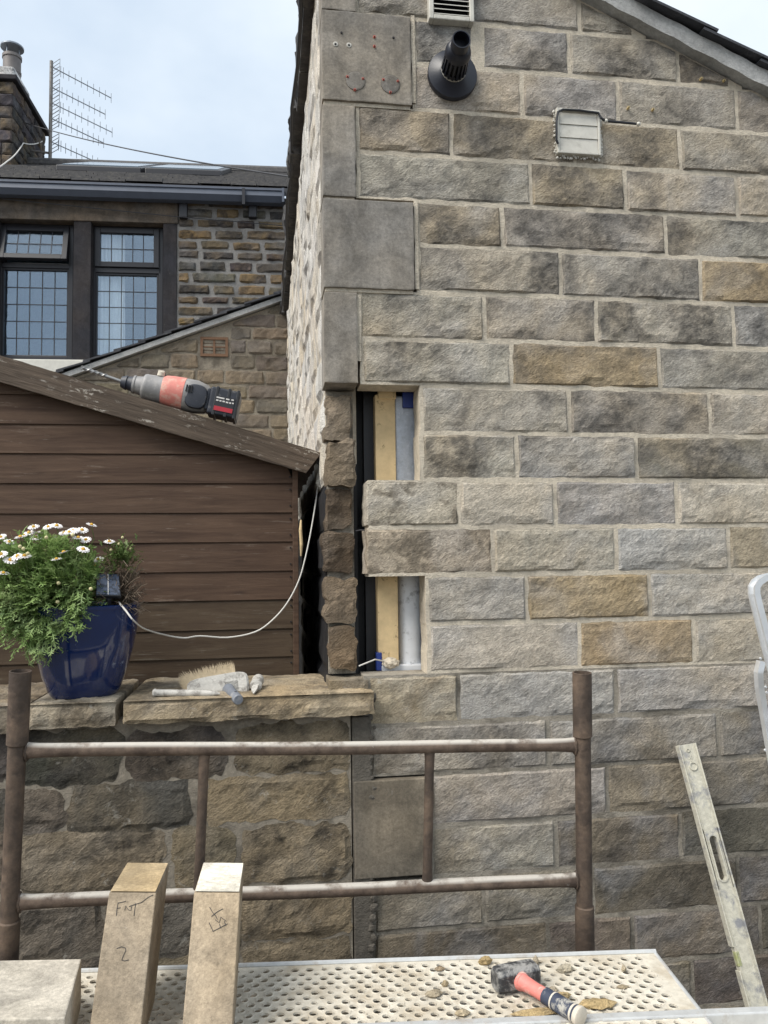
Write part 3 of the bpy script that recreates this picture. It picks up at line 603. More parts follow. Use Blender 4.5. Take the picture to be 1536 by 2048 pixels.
# ================================================================ REAR HOUSE
H = Frame((0, 5.3, 0), math.radians(-2.6))
rear = empty('rear_house', H.w(-1.5, 2, 0), 'dark sooty stone house with leaded windows behind the shed', 'house')
def hu(px, py, v=0.0): return H.hit(px, py, v)[0]
def hz(px, py, v=0.0): return H.hit(px, py, v)[1]
zE = hz(300, 398)                       # top of the wall, under the gutter
uW0, uW1 = hu(-40, 600), hu(352, 560); zWt, zWb = hz(180, 442), hz(180, 718)
rw = MB(); rw.fbox(H, uW1, 1.2, 0.0, 0.3, 0.0, zE+0.05); rw.fbox(H, -4.5, uW0-0.3, 0.0, 0.3, 0.0, zE+0.05); rw.fbox(H, uW0-0.3, uW1, 0.02, 0.3, 0.0, zWb-0.2)
rwall = rw.build('wall', M['mortar_house'], rear)
rs = random.Random(21)
def courses(F, parent, mat, ua, ub, z0, z1, pitch, jv, jh, pal, vf, lens, seed, ztop=None, cell=0.035, skip=None, amp=0.007, bulge=0.010):
    r = random.Random(seed); z = z1; row = 0
    while z > z0+0.03:
        ph = pitch*r.uniform(0.86, 1.14); zb = max(z0, z-ph); u = ua-r.uniform(0, lens[0]*0.8)
        while u < ub:
            ln = r.uniform(*lens); a, b_ = max(ua, u)+jh/2, min(ub, u+ln)-jh/2; u += ln
            if b_-a < 0.05: continue
            if skip and skip(a, b_, zb, z):
                if ab[0]-a > 0.07: b_ = ab[0]-0.012
                elif b_-ab[1] > 0.07: a = ab[1]+0.012
                else: continue
            zt = None
            if ztop:
                if min(ztop(a), ztop(b_)) < zb+0.035:
                    # keep the part of the stone that lies under the slope
                    if max(ztop(a), ztop(b_)) < zb+0.035: continue
                    while ztop(a) < zb+0.03 and a < b_: a += 0.01
                    if b_-a < 0.06: continue
                if min(ztop(a), ztop(b_)) < z: zt = ztop
            hz_ = r.uniform(-0.006, 0.006)
            V, Fc = rock(F, a, b_, zb+jv/2+hz_, z-jv/2+hz_, vf, 0.05, seed*1000+row*60+int(u*10), amp=amp, bulge=bulge, cell=cell, edge=0.010, rim=0.014, ztop=zt, rnd_c=0.12)
            put('stone', V, Fc, mat, parent, color=tones(r.choice(pal), 0.06, r))
        z = zb; row += 1
PAL_OLD = [(0.10, 0.085, 0.07), (0.13, 0.105, 0.08), (0.075, 0.07, 0.068), (0.19, 0.135, 0.075), (0.09, 0.085, 0.08), (0.12, 0.11, 0.095)]
courses(H, rwall, M['old'], uW1+0.005, 0.25, hz(460, 700), zE+0.02, 0.1075, 0.030, 0.045, PAL_OLD, -0.004, (0.20, 0.48), 31)
# lintel, mullion, jambs, sill
def hpiece(name, x0, x1, y0, y1, v0, v1, mat, par=None, **k):
    ua, ub, za, zb = hu(x0, (y0+y1)/2, v0), hu(x1, (y0+y1)/2, v0), hz((x0+x1)/2, y1, v0), hz((x0+x1)/2, y0, v0)
    return MB().fbox(H, ua, ub, v0, v1, za, zb).build(name, mat, par or rear, **k)
hpiece('lintel', -60, 356, 396, 441, -0.022, 0.24, M['lintel'], bevel=0.006)
hpiece('mullion', 146, 181, 442, 722, -0.010, 0.24, M['jamb'], bevel=0.004)
hpiece('jamb', 326, 353, 442, 722, -0.014, 0.24, M['jamb'], bevel=0.004)
hpiece('jamb', -40, -6, 436, 722, -0.014, 0.24, M['jamb'], bevel=0.004)
hpiece('window_sill', -60, 356, 719, 748, -0.07, 0.24, M['sill'], bevel=0.008)
room = MB(); ur0, ur1 = hu(-35, 600), hu(345, 600)
room.fbox(H, ur0, ur1, 1.1, 1.15, zWb-0.1, zWt+0.1); room.fbox(H, ur0-0.05, ur0, 0.24, 1.1, zWb-0.1, zWt+0.1); room.fbox(H, ur1, ur1+0.05, 0.24, 1.1, zWb-0.1, zWt+0.1)
room.fbox(H, ur0, ur1, 0.24, 1.1, zWt+0.1, zWt+0.15); room.fbox(H, ur0, ur1, 0.24, 1.1, zWb-0.15, zWb-0.1); room.build('room', M['room'], rear)
def ring(mb, F, x0, x1, y0, y1, v, th, dep):
    """window frame members, th in picture pixels"""
    a = F.hit(x0, (y0+y1)/2, v)[0]; b_ = F.hit(x1, (y0+y1)/2, v)[0]; za = F.hit((x0+x1)/2, y1, v)[1]; zb = F.hit((x0+x1)/2, y0, v)[1]
    t = th*(b_-a)/(x1-x0)
    mb.fbox(F, a, a+t, v, v+dep, za, zb); mb.fbox(F, b_-t, b_, v, v+dep, za, zb); mb.fbox(F, a+t, b_-t, v, v+dep, za, za+t); mb.fbox(F, a+t, b_-t, v, v+dep, zb-t, zb)
    return a+t, b_-t, za+t, zb-t
def leads(win, F, a, b_, za, zb, v, nc, nr):
    for i in range(1, nc): u = a+(b_-a)*i/nc; MB().fbox(F, u-0.0035, u+0.0035, v-0.004, v, za, zb).build('lead_came', M['lead'], win)
    for j in range(1, nr): z = za+(zb-za)*j/nr; MB().fbox(F, a, b_, v-0.005, v-0.001, z-0.0035, z+0.0035).build('lead_came', M['lead'], win)
def sheet(F, a, b_, za, zb, v, dv=0.006): return MB().fbox(F, a, b_, v, v+dv, za, zb)
def window(x0, x1, y0, y1, ysplit, ajar):
    mb = MB(); v = 0.09
    ring(mb, H, x0, x1, y0, y1, v, 9, 0.07)
    a0, b0 = hu(x0, 560, v), hu(x1, 560, v); zt0, zt1 = hz((x0+x1)/2, ysplit+5, v), hz((x0+x1)/2, ysplit-5, v); mb.fbox(H, a0+0.02, b0-0.02, v, v+0.07, zt0, zt1)
    win = mb.build('window', M['uframe'], rear, bevel=0.004)
    mb = MB(); r = ring(mb, H, x0+9, x1-9, ysplit+6, y1-6, v+0.012, 4, 0.045); mb.build('lower_sash', M['uframe'], win, bevel=0.003)
    sheet(H, *r, v+0.03).build('pane', M['glass'], win); leads(win, H, *r, v+0.03, 5, 5)
    mb = MB(); r = ring(mb, H, x0+8, x1-8, y0+8, ysplit-7, v-0.02, 11, 0.05)
    g = sheet(H, *r, v+0.005); lm = MB()
    for i in range(1, 5): u = r[0]+(r[1]-r[0])*i/5; lm.fbox(H, u-0.0035, u+0.0035, v+0.001, v+0.005, r[2], r[3])
    z = r[2]+(r[3]-r[2])*0.47; lm.fbox(H, r[0], r[1], v, v+0.004, z-0.0035, z+0.0035)
    if ajar:   # top hung light pushed open at the foot
        top = H.w(0, v-0.02, r[3]+0.05); ang = math.radians(13)
        for q in (mb, g, lm):
            for i, p in enumerate(q.V):
                d = p-H.o; u, vv, zz_ = d.dot(H.u), d.dot(H.v)-(v-0.02), d.z-(r[3]+0.05)
                q.V[i] = H.w(u, v-0.02+vv*math.cos(ang)+zz_*math.sin(ang), r[3]+0.05+zz_*math.cos(ang)-vv*math.sin(ang))
    mb.build('top_sash', M['uframe'], win, bevel=0.004); g.build('pane', M['glass'], win); lm.build('lead_came', M['lead'], win)
    return win
window(-6, 146, 444, 720, 531, True); wr = window(181, 326, 448, 720, 541, False)
# net curtain behind the right hand window
V = []; n = 40; ua, ub = hu(186, 600, 0.175), hu(250, 600, 0.175); za, zb = hz(230, 722, 0.175), hz(230, 450, 0.175)
for i in range(n+1):
    u = ua+(ub-ua)*i/n; v = 0.185+0.018*math.sin(i*1.15)+0.01*math.sin(i*0.4)
    V += [H.w(u, v, za), H.w(u+0.01*math.sin(i*0.9), v, zb)]
put('net_curtain', V, [[2*i, 2*i+2, 2*i+3, 2*i+1] for i in range(n)], M['curtain'], wr, smooth=True)
# gutter, brackets
gz0, gz1 = hz(280, 394, -0.16), hz(280, 369, -0.16); ue = hu(566, 395, -0.16)
mb = MB(); prof = [(-0.16, gz1), (-0.17, gz0+0.05), (-0.13, gz0), (-0.05, gz0), (-0.03, gz1)]
V = [H.w(-4.5, v, z) for v, z in prof]+[H.w(ue, v, z) for v, z in prof]
mb.add(V, [[i, i+1, i+6, i+5] for i in range(4)]+[[0, 1, 2, 3, 4], [9, 8, 7, 6, 5]]); mb.fbox(H, -4.5, ue, -0.175, -0.155, gz1-0.02, gz1); mb.fbox(H, ue-0.01, ue+0.012, -0.18, -0.02, gz0-0.01, gz1+0.005)
gut = mb.build('gutter', M['gutter'], rear)
for px in (366, 505): hpiece('gutter_bracket', px-8, px+8, 392, 434, -0.06, 0.0, M['uframe'], gut, bevel=0.006)
hpiece('gutter_joint', 484, 490, 376, 408, -0.19, -0.1, M['uframe'], gut)
# roof
zr0 = gz1+0.03; vr = 3.4; zr1 = hz(60, 333, vr)
def rp(u, t, h=0.0): return H.w(u, -0.12+(vr+0.12)*t, zr0+(zr1-zr0)*t+h)
slab = MB().hexa([rp(-4.5, 0, -0.08), rp(0.9, 0, -0.08), rp(0.9, 1, -0.08), rp(-4.5, 1, -0.08), rp(-4.5, 0), rp(0.9, 0), rp(0.9, 1), rp(-4.5, 1)]).build('roof', M['slate'], rear)
n = 16; rs = random.Random(8)
for i in range(n):
    t0, t1 = i/n, (i+1.25)/n; u = -4.4; V = MB()
    while u < 0.85:
        wd = rs.uniform(0.24, 0.5); a, b_ = u, min(0.88, u+wd-0.008); h = rs.uniform(0.0, 0.012)
        V.hexa([rp(a, t0, 0.012+h), rp(b_, t0, 0.012+h), rp(b_, t1, 0.004), rp(a, t1, 0.004), rp(a, t0, 0.034+h), rp(b_, t0, 0.034+h), rp(b_, t1, 0.018), rp(a, t1, 0.018)]); u += wd
    V.build('slate_course', M['stoneslate'], slab)
MB().tube([rp(-4.5+5.4*i/20, 1.0, 0.02) for i in range(21)], 0.10, 10).build('ridge_tile', M['stoneslate'], slab)
for (x0, x1, yb, yt) in ((112, 282, 353, 336), (290, 442, 362, 346)):
    t0, t1 = 0.50, 0.92; ua = hu(x0, yb, 1.65); ub = hu(x1, yb, 1.65)
    rl = MB().hexa([rp(ua, t0, 0.0), rp(ub, t0, 0.0), rp(ub, t1, 0.0), rp(ua, t1, 0.0), rp(ua, t0, 0.10), rp(ub, t0, 0.10), rp(ub, t1, 0.10), rp(ua, t1, 0.10)]).build('rooflight', M['uframe'], slab, bevel=0.01)
    q = 0.05; MB().hexa([rp(ua+q, t0+0.02, 0.1), rp(ub-q, t0+0.02, 0.1), rp(ub-q, t1-0.02, 0.1), rp(ua+q, t1-0.02, 0.1), rp(ua+q, t0+0.02, 0.112), rp(ub-q, t0+0.02, 0.112), rp(ub-q, t1-0.02, 0.112), rp(ua+q, t1-0.02, 0.112)]).build('rooflight_pane', M['rooflight'], rl)
# chimney stack
vf, vb = 2.75, 4.05; ur = hu(25, 250, vf); zt = hz(20, 163, vf); zc = 5.9; ul = ur-0.85
ch = MB().fbox(H, ul, ur-0.02, vf+0.02, vb-0.02, zc, zt).build('chimney', M['mortar_house'], rear)
CS = Frame(H.w(ur, vf, 0), math.radians(-2.6)+math.pi/2)  # right side of the stack
for j in range(9):
    z1 = zt-0.165*j; z0 = z1-0.165
    if z0 < zc: break
    u = ul
    while u < ur-0.02:
        ln = rs.uniform(0.25, 0.5); a, b_ = u+0.006, min(ur, u+ln)-0.006; u += ln
        if b_-a < 0.05: continue
        V, Fc = rock(H, a, b_, z0+0.006, z1-0.006, vf, vf+0.1, 4000+j*9+int(u*9), amp=0.01, bulge=0.012, cell=0.06, edge=0.008, rim=0.02); put('stone', V, Fc, M['old'], ch, color=tones((0.075, 0.072, 0.075), 0.05, rs))
    u = 0.0
    while u < vb-vf-0.02:
        ln = rs.uniform(0.3, 0.55); a, b_ = u+0.006, min(vb-vf, u+ln)-0.006; u += ln
        if b_-a < 0.05: continue
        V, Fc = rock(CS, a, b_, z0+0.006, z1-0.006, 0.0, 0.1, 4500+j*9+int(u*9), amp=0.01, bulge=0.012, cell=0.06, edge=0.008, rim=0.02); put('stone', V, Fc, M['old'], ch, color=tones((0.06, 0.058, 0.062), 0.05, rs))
MB().fbox(H, ul-0.05, ur+0.06, vf-0.06, vb+0.06, zt, zt+0.07).build('chimney_cap', M['jamb'], ch, bevel=0.012)
MB().fbox(H, ul+0.1, ur-0.03, vf+0.1, vf+0.75, zt+0.09, zt+0.28).build('flaunching', M['old'], ch, bevel=0.03)
pc = H.w(hu(24, 130, vf+0.42), vf+0.42, zt+0.26); pr = 0.115
ct = MB(); ct.tube([pc, pc+Vector((0, 0, 0.34))], pr, 20); ct.tube([pc+Vector((0, 0, 0.10)), pc+Vector((0, 0, 0.13))], pr*1.06, 20); ct.tube([pc+Vector((0, 0, 0.31)), pc+Vector((0, 0, 0.35))], pr*1.1, 20); cp = ct.build('chimney_pot', M['potclay'], ch, smooth=True)
ct = MB(); top = pc+Vector((0, 0, 0.46)); ct.loft([circ(top, (0, 0, 1), 0.15, 20), circ(top+Vector((0, 0, 0.02)), (0, 0, 1), 0.15, 20), circ(top+Vector((0, 0, 0.07)), (0, 0, 1), 0.03, 20)])
for k in range(3): a = k*2.1; q = Vector((math.cos(a), math.sin(a), 0))*0.09; ct.tube([pc+q+Vector((0, 0, 0.33)), top+q], 0.008, 6)
ct.build('cowl', M['cowl'], ch, smooth=True)
# aerial mast with five arrays
VM = 3.45; m0 = H.w(hu(100, 330, VM), VM, 0); zb = hz(100, 338, VM); ztp = hz(100, 122, VM)
an = empty('aerial_mast', (m0.x, m0.y, zb), 'tall television aerial mast with five arrays beside the chimney', 'aerial')
MB().tube([(m0.x, m0.y, zb-0.1), (m0.x, m0.y, ztp)], 0.024, 10).build('mast', M['mast'], an, smooth=True)
BD = Vector((math.sin(math.radians(45)), math.cos(math.radians(45)), 0))
for (ys, xe) in ((133, 191), (174, 182), (205, 193), (236, 180), (283, 179)):
    z = hz(100, ys, VM); L_ = 0.98*(xe-103)/89; q = Vector((m0.x, m0.y, z))
    boom = MB().tube([q, q+BD*L_], 0.008, 6).build('boom', M['antenna'], an); ne = 8
    class EL:
        def tube(s, *a): MB().tube(*a).build('element', M['antenna'], boom)
    el = EL()
    for i in range(ne):
        p = q+BD*(L_*(0.28+0.72*i/(ne-1))); h = 0.075; el.tube([p-Vector((0, 0, h)), p+Vector((0, 0, h))], 0.0045, 5)
    p = q+BD*L_*0.17
    for sgn in (-1, 1): el.tube([p+BD*0.02*sgn-Vector((0, 0, 0.08)), p+BD*0.02*sgn+Vector((0, 0, 0.08))], 0.0045, 5)
    p = q+BD*0.07; side_ = Vector((BD.y, -BD.x, 0))*0.10
    for zz_ in (-0.11, -0.055, 0, 0.055, 0.11): el.tube([p-side_+Vector((0, 0, zz_)), p+side_+Vector((0, 0, zz_))], 0.0045, 5)
    for sgn in (-1, 1): el.tube([p+side_*sgn-Vector((0, 0, 0.11)), p+side_*sgn+Vector((0, 0, 0.11))], 0.0045, 5)
MB().tube([H.w(ur, VM, hz(95, 303, VM)), (m0.x, m0.y, hz(95, 306, VM))], 0.016, 6).build('bracket', M['mast'], an)
# cables
def cable(name, pts, r, mat, label, sag=0.0, n=24):
    P = []
    for s in range(len(pts)-1):
        a, b_ = Vector(pts[s]), Vector(pts[s+1])
        for i in range(n+(s == len(pts)-2)): t = i/n; P.append(a.lerp(b_, t)-Vector((0, 0, 4*sag*t*(1-t))))
    o = MB().tube(P, r, 6).build(name, mat, None, smooth=True); tag(o, label, 'cable'); return o
e1 = atx(577, 353, -0.03)
cable('overhead_cable', [H.w(ur+0.02, 3.2, hz(40, 246, 3.2)), e1], 0.006, M['wire'], 'thin overhead cable from the chimney across the sky', 0.05)
cable('wall_cable', [H.w(-4.4, -0.06, hz(-300, 372, -0.06)), H.w(hu(0, 397, -0.06), -0.06, hz(0, 397, -0.06)), H.w(hu(350, 433, -0.06), -0.06, hz(350, 433, -0.06)), H.w(hu(575, 452, -0.06), -0.06, hz(575, 452, -0.06))], 0.004, M['wire'], 'thin black cable running across the lintel of the rear house')
cable('chimney_cable', [H.w(ur+0.01, 3.9, hz(75, 282, 3.9)), H.w(ur+0.02, 3.1, hz(47, 286, 3.1)), H.w(hu(15, 325, 1.6), 1.6, hz(15, 322, 1.6)), H.w(hu(-40, 350, 0.6), 0.6, hz(-40, 348, 0.6))], 0.008, M['whitecable'], 'pale cable looping down the side of the chimney', 0.03)

# ================================================================ LEAN-TO behind the shed
T = Frame((0, 4.5, 0), math.radians(-1.0))
lt = empty('lean_to', T.w(-0.9, 0.4, 0), 'small stone lean-to with sloping roof and terracotta air brick', 'outbuilding')
ra = T.hit(150, 752); rb = T.hit(568, 603); ks = (rb[1]-ra[1])/(rb[0]-ra[0])
def ltop(u): return ra[1]+ks*(u-ra[0])
ub = 0.02; ua = -2.9
P = [(ua, 0), (ub, 0), (ub, ltop(ub)-0.01), (ua, ltop(ua)-0.01)]
ltw = MB().hexa([T.w(P[0][0], 0, P[0][1]), T.w(P[1][0], 0, P[1][1]), T.w(ub, 0.78, 0), T.w(ua, 0.78, 0), T.w(ua, 0, P[3][1]), T.w(ub, 0, P[2][1]), T.w(ub, 0.78, P[2][1]), T.w(ua, 0.78, P[3][1])]).build('wall', M['mortar_rubble'], lt)
ab = (T.hit(398, 695)[0], T.hit(459, 695)[0], T.hit(430, 716)[1], T.hit(430, 672)[1])
def skipab(a, b_, z0, z1): return b_ > ab[0] and a < ab[1] and z1 > ab[2]+0.01 and z0 < ab[3]-0.01
PAL_LT = [(0.20, 0.17, 0.13), (0.23, 0.19, 0.135), (0.16, 0.14, 0.115), (0.26, 0.21, 0.15), (0.18, 0.16, 0.135)]
courses(T, ltw, M['leanto'], -2.1, ub, T.hit(500, 900)[1], ltop(ub)-0.01, 0.128, 0.016, 0.018, PAL_LT, -0.004, (0.22, 0.50), 47, ztop=lambda u: ltop(u)-0.03, skip=skipab, amp=0.007, bulge=0.006)
mb = MB(); a, b_, z0, z1 = ab; d = 0.012; fr = 0.035
mb.fbox(T, a+d, b_-d, -0.012, 0.05, z0+d, z0+fr); mb.fbox(T, a+d, b_-d, -0.012, 0.05, z1-fr, z1-d); mb.fbox(T, a+d, a+fr, -0.012, 0.05, z0+fr, z1-fr); mb.fbox(T, b_-fr, b_-d, -0.012, 0.05, z0+fr, z1-fr)
for i in (1, 2, 3): z = z0+fr+(z1-z0-2*fr)*i/4; mb.fbox(T, a+fr, b_-fr, -0.004 if i == 2 else 0.0, 0.05, z-0.005, z+0.005)
um = (a+b_)/2; mb.fbox(T, um-0.009, um+0.009, -0.006, 0.05, z0+fr, z1-fr)
for uu in (a+(b_-a)*0.3, a+(b_-a)*0.7): mb.fbox(T, uu-0.004, uu+0.004, 0.004, 0.05, z0+fr, z1-fr)
ai = mb.build('air_brick', M['airbrick'], lt); MB().fbox(T, a+fr, b_-fr, 0.045, 0.06, z0+fr, z1-fr).build('air_gap', M['hole'], ai)
def lp(u, v, h): return T.w(u, v, ltop(u)+h)
MB().hexa([lp(-2.9, -0.05, 0.0), lp(ub, -0.05, 0.0), lp(ub, 0.8, 0.0), lp(-2.9, 0.8, 0.0), lp(-2.9, -0.05, 0.045), lp(ub, -0.05, 0.045), lp(ub, 0.8, 0.045), lp(-2.9, 0.8, 0.045)]).build('verge_stone', M['verge'], lt)
u = -2.9; rs = random.Random(77); rlt = MB().hexa([lp(-2.9, -0.03, 0.045), lp(ub, -0.03, 0.045), lp(ub, 0.8, 0.045), lp(-2.9, 0.8, 0.045), lp(-2.9, -0.03, 0.055), lp(ub, -0.03, 0.055), lp(ub, 0.8, 0.055), lp(-2.9, 0.8, 0.055)]).build('roof', M['slate'], lt)
while u < ub-0.05:
    ln = rs.uniform(0.2, 0.3); e = min(ub, u+ln+0.06); y0 = -0.075+rs.uniform(-0.01, 0.01)
    MB().hexa([lp(u, y0, 0.075), lp(e, y0, 0.056), lp(e, 0.8, 0.056), lp(u, 0.8, 0.075), lp(u, y0, 0.09), lp(e, y0, 0.07), lp(e, 0.8, 0.07), lp(u, 0.8, 0.09)]).build('slate_course', M['slate'], rlt); u += ln

# ================================================================ GARDEN WALL with coping
W = Frame((0, -0.03, 0))
CZ = 1.362                                  # top of the coping
gw = empty('garden_wall', (-0.7, 0.1, 0), 'old rubble garden wall with thick coping slabs under the blue pot', 'wall')
xg = at(706, 1600, -0.03).x
gm = MB(); n = 24
gm.box((-1.9, -0.018, 0), (xg-0.004, 0.30, CZ-0.062)); gmo = gm.build('rubble_core', M['mortar_rubble'], gw)
RUB = [  # picture corners of each rubble stone, tone
 (-90, 30, 1462, 1560, 'k'), (42, 238, 1462, 1568, 'k'), (258, 451, 1466, 1556, 'k'), (474, 704, 1450, 1542, 'm'),
 (-80, 14, 1580, 1660, 'k'), (39, 125, 1588, 1660, 'd'), (137, 376, 1573, 1660, 'k'), (412, 706, 1555, 1640, 'y'),
 (-80, 16, 1672, 1790, 'm'), (37, 328, 1666, 1786, 'm'), (349, 464, 1660, 1784, 'm'), (487, 706, 1654, 1764, 'y'),
 (-80, 200, 1812, 1922, 'd'), (212, 400, 1806, 1920, 'd'), (410, 476, 1800, 1905, 'm'), (484, 706, 1784, 1876, 'y'),
 (484, 704, 1886, 1965, 'm'), (300, 476, 1916, 2010, 'd'), (-80, 290, 1930, 2040, 'd'), (484, 704, 1975, 2070, 'd'), (300, 476, 2020, 2100, 'd')]
RT = {'k': (0.10, 0.092, 0.083), 'd': (0.20, 0.172, 0.135), 'm': (0.27, 0.22, 0.16), 'y': (0.34, 0.268, 0.175)}
rs = random.Random(9)
for i, (x0, x1, y0, y1, t) in enumerate(RUB):
    x0 -= 4; x1 += 4; y0 -= 4; y1 += 4
    a = W.hit(x0, (y0+y1)/2, 0)[0]; b_ = W.hit(x1, (y0+y1)/2, 0)[0]; z0 = W.hit((x0+x1)/2, y1, 0)[1]; z1 = W.hit((x0+x1)/2, y0, 0)[1]
    V, Fc = rock(W, a, min(b_, xg-0.006), z0, min(z1, CZ-0.085), 0.011, 0.1, 600+i, amp=0.007, bulge=0.005, cell=0.013, edge=0.016, rim=0.02, rag=0.01, hi=0.8, lo=0.9, rnd_c=0.16, chips=3)
    put('stone', V, Fc, M['rubble'], gmo, color=tones(RT[t], 0.06, rs))
# coping slabs
def coping(x0, x1, seed, col, thick):
    a = at(x0, 1405, -0.07).x; b_ = at(x1, 1405, -0.07).x; V, Fc = rock(Frame((0, -0.07, 0)), a, b_, CZ-thick, CZ, 0.006, 0.43, seed, amp=0.0055, bulge=0.006, cell=0.014, edge=0.007, rim=0.014, chips=5)
    # close the slab with a worn top sheet
    nx, ny = 44, 18; b = len(V)
    for j in range(ny+1):
        for i in range(nx+1):
            x = a+(b_-a)*i/nx; y = -0.072+0.44*j/ny; e = min(1, j/2.0, min(i, nx-i)/1.5)
            V.append(Vector((x, y, CZ-0.0005+0.009*abs(fbm(Vector((x*9, y*9, seed))))*e+0.004*abs(fbm(Vector((x*34, y*34, seed))))*e)))
    Fc += [[b+j*(nx+1)+i, b+j*(nx+1)+i+1, b+(j+1)*(nx+1)+i+1, b+(j+1)*(nx+1)+i] for j in range(ny) for i in range(nx)]
    return put('coping_slab', V, Fc, M['coping'], gw, color=col)
coping(-330, 52, 72, (0.24, 0.20, 0.15), 0.080)
coping(56, 229, 73, (0.44, 0.39, 0.31), 0.070)
coping(246, 748, 74, (0.44, 0.36, 0.25), 0.068)
gr = at(750, 1500, -0.02).x
rp_ = MB().box((xg, -0.020, 0.02), (at(744, 1600, -0.02).x, 0.08, CZ-0.082)).build('render_strip', M['render'], gw, bevel=0.004)
# moss and crumbling mortar along the junction with the house
rs = random.Random(19)
for i in range(26):
    t = i/25; py = 1395+t*500; px = 744+rs.uniform(-3, 5); p = at(px, py, -0.018); s = rs.uniform(0.005, 0.014)
    bm = bmesh.new(); bmesh.ops.create_icosphere(bm, subdivisions=2, radius=1.0); off = Vector((i*3.1, 0, 0))
    V = [p+Vector((v.co.x*s, v.co.y*s*0.6, v.co.z*s*rs.uniform(0.9, 1.3)))*(1+0.4*fbm(v.co*1.7+off)) for v in bm.verts]; put('mortar_crumb', V, [[v.index for v in f.verts] for f in bm.faces], M['render'], rp_); bm.free()

# ================================================================ SHED
YS = 0.38; D = Frame((0, YS, 0))
shed = empty('garden_shed', (-0.9, 1.1, 0), 'brown weatherboarded timber shed with sloping bargeboard', 'shed')
ux = at(597, 1150, YS).x; uL = -1.9
lines_y = [852, 910, 967, 1025, 1083, 1141, 1198, 1256, 1312, 1368]
zl = [D.hit(588, y)[1] for y in lines_y]; pit = (zl[1]-zl[-1])/8
zl = [zl[1]+pit*k for k in (7, 6, 5, 4, 3, 2, 1)] + zl[1:] + [zl[-1]-pit]
pa = at(0, 738, YS-0.03); pb = at(630, 925, YS-0.03); kb = (pb.z-pa.z)/(pb.x-pa.x)
def shedtop(u): return pa.z+kb*(u-pa.x)
for i in range(len(zl)-1):
    z1, z0 = zl[i]+0.003, zl[i+1]+0.0005
    def ur_(z): return min(ux-0.012, pa.x+(z-pa.z)/kb)
    if ur_(z0) < uL+0.1: continue
    lap = 0.0045; V = []
    r0, r1 = ur_(z0), max(uL+0.02, ur_(z1))
    F_ = [(uL, z0, -lap), (r0, z0, -lap), (r1, z1-0.012, 0.0), (r1, z1, 0.004), (uL, z1, 0.004), (uL, z1-0.012, 0.0)]
    V = [D.w(u, v, z) for u, z, v in F_] + [D.w(u, 0.016, z) for u, z, v in F_]
    b = MB(); b.add(V, [[0, 1, 2, 5], [5, 2, 3, 4], [11, 8, 7, 6], [10, 9, 8, 11], [0, 6, 7, 1], [1, 7, 8, 2], [2, 8, 9, 3], [3, 9, 10, 4], [4, 10, 11, 5], [5, 11, 6, 0]])
    b.build('board', M['shed_low'] if i > len(zl)-6 else M['shed'], shed)
MB().box((uL, YS+0.02, 1.0), (ux-0.02, YS+0.03, 2.13)).build('shed_lining', M['felt'], shed)
MB().box((at(586, 1150, YS-0.012).x, YS-0.014, 1.24), (ux, YS+0.03, shedtop(ux)+0.0)).build('corner_trim', M['shed'], shed, bevel=0.002)
MB().box((ux-0.02, YS+0.03, 0.1), (ux, 2.0, shedtop(ux)-0.02)).build('side_wall', M['shed'], shed)
# nail heads near the right hand ends
for z in zl[7:]:
    for dz in (0.02, 0.078):
        c = Vector((ux-0.028, YS-0.008, z-0.1+dz)); MB().loft([circ(c, (0, 1, 0), 0.003, 8), circ(c+Vector((0, 0.006, 0)), (0, 1, 0), 0.003, 8)]).build('nail', M['hole'], shed)
# bargeboard, roof deck and felt
YB = YS-0.055
b0 = [at(-420, 583, YB), at(643, 905, YB), at(612, 946, YB), at(-420, 638, YB)]
nb = 60; V = []
for i in range(nb+1):
    t = i/nb; a = b0[0].lerp(b0[1], t); b_ = b0[3].lerp(b0[2], t); j = 0.0018*fbm(Vector((t*40, 0, 0))); j2 = 0.0025*fbm(Vector((t*33, 4, 0)))
    V += [a+Vector((0, 0, j)), b_+Vector((0, 0, j2)), b_+Vector((0, 0.022, j2)), a+Vector((0, 0.022, j))]
bb = MB().add(V, [[i*4+j, i*4+(j+1) % 4, (i+1)*4+(j+1) % 4, (i+1)*4+j] for i in range(nb) for j in range(4)]+[[0, 1, 2, 3], [nb*4+3, nb*4+2, nb*4+1, nb*4]]); bb.build('bargeboard', M['barge'], shed)
up = (b0[0]-b0[3]).normalized()
def rd(i, y, h): p = b0[i]+up*h; return Vector((p.x, y, p.z))
MB().hexa([rd(0, YB+0.024, -0.02), rd(1, YB+0.024, -0.02), rd(1, 2.1, -0.02), rd(0, 2.1, -0.02), rd(0, YB+0.024, -0.004), rd(1, YB+0.024, -0.004), rd(1, 2.1, -0.004), rd(0, 2.1, -0.004)]).build('roof_deck', M['shed'], shed)
e = (b0[1]-b0[0]).normalized()
p = b0[1]; fl = MB(); fl.add([p+Vector((-0.01, 0.026, 0.0)), p+Vector((0.022, 0.022, -0.012)), p+Vector((0.010, 0.03, -0.058)), p+Vector((-0.018, 0.03, -0.035)), p+Vector((-0.01, 1.6, 0.0)), p+Vector((0.022, 1.6, -0.012)), p+Vector((0.010, 1.6, -0.058))],
    [[0, 1, 2, 3], [0, 4, 5, 1], [1, 5, 6, 2]]); fl.build('felt_edge', M['felt'], shed)

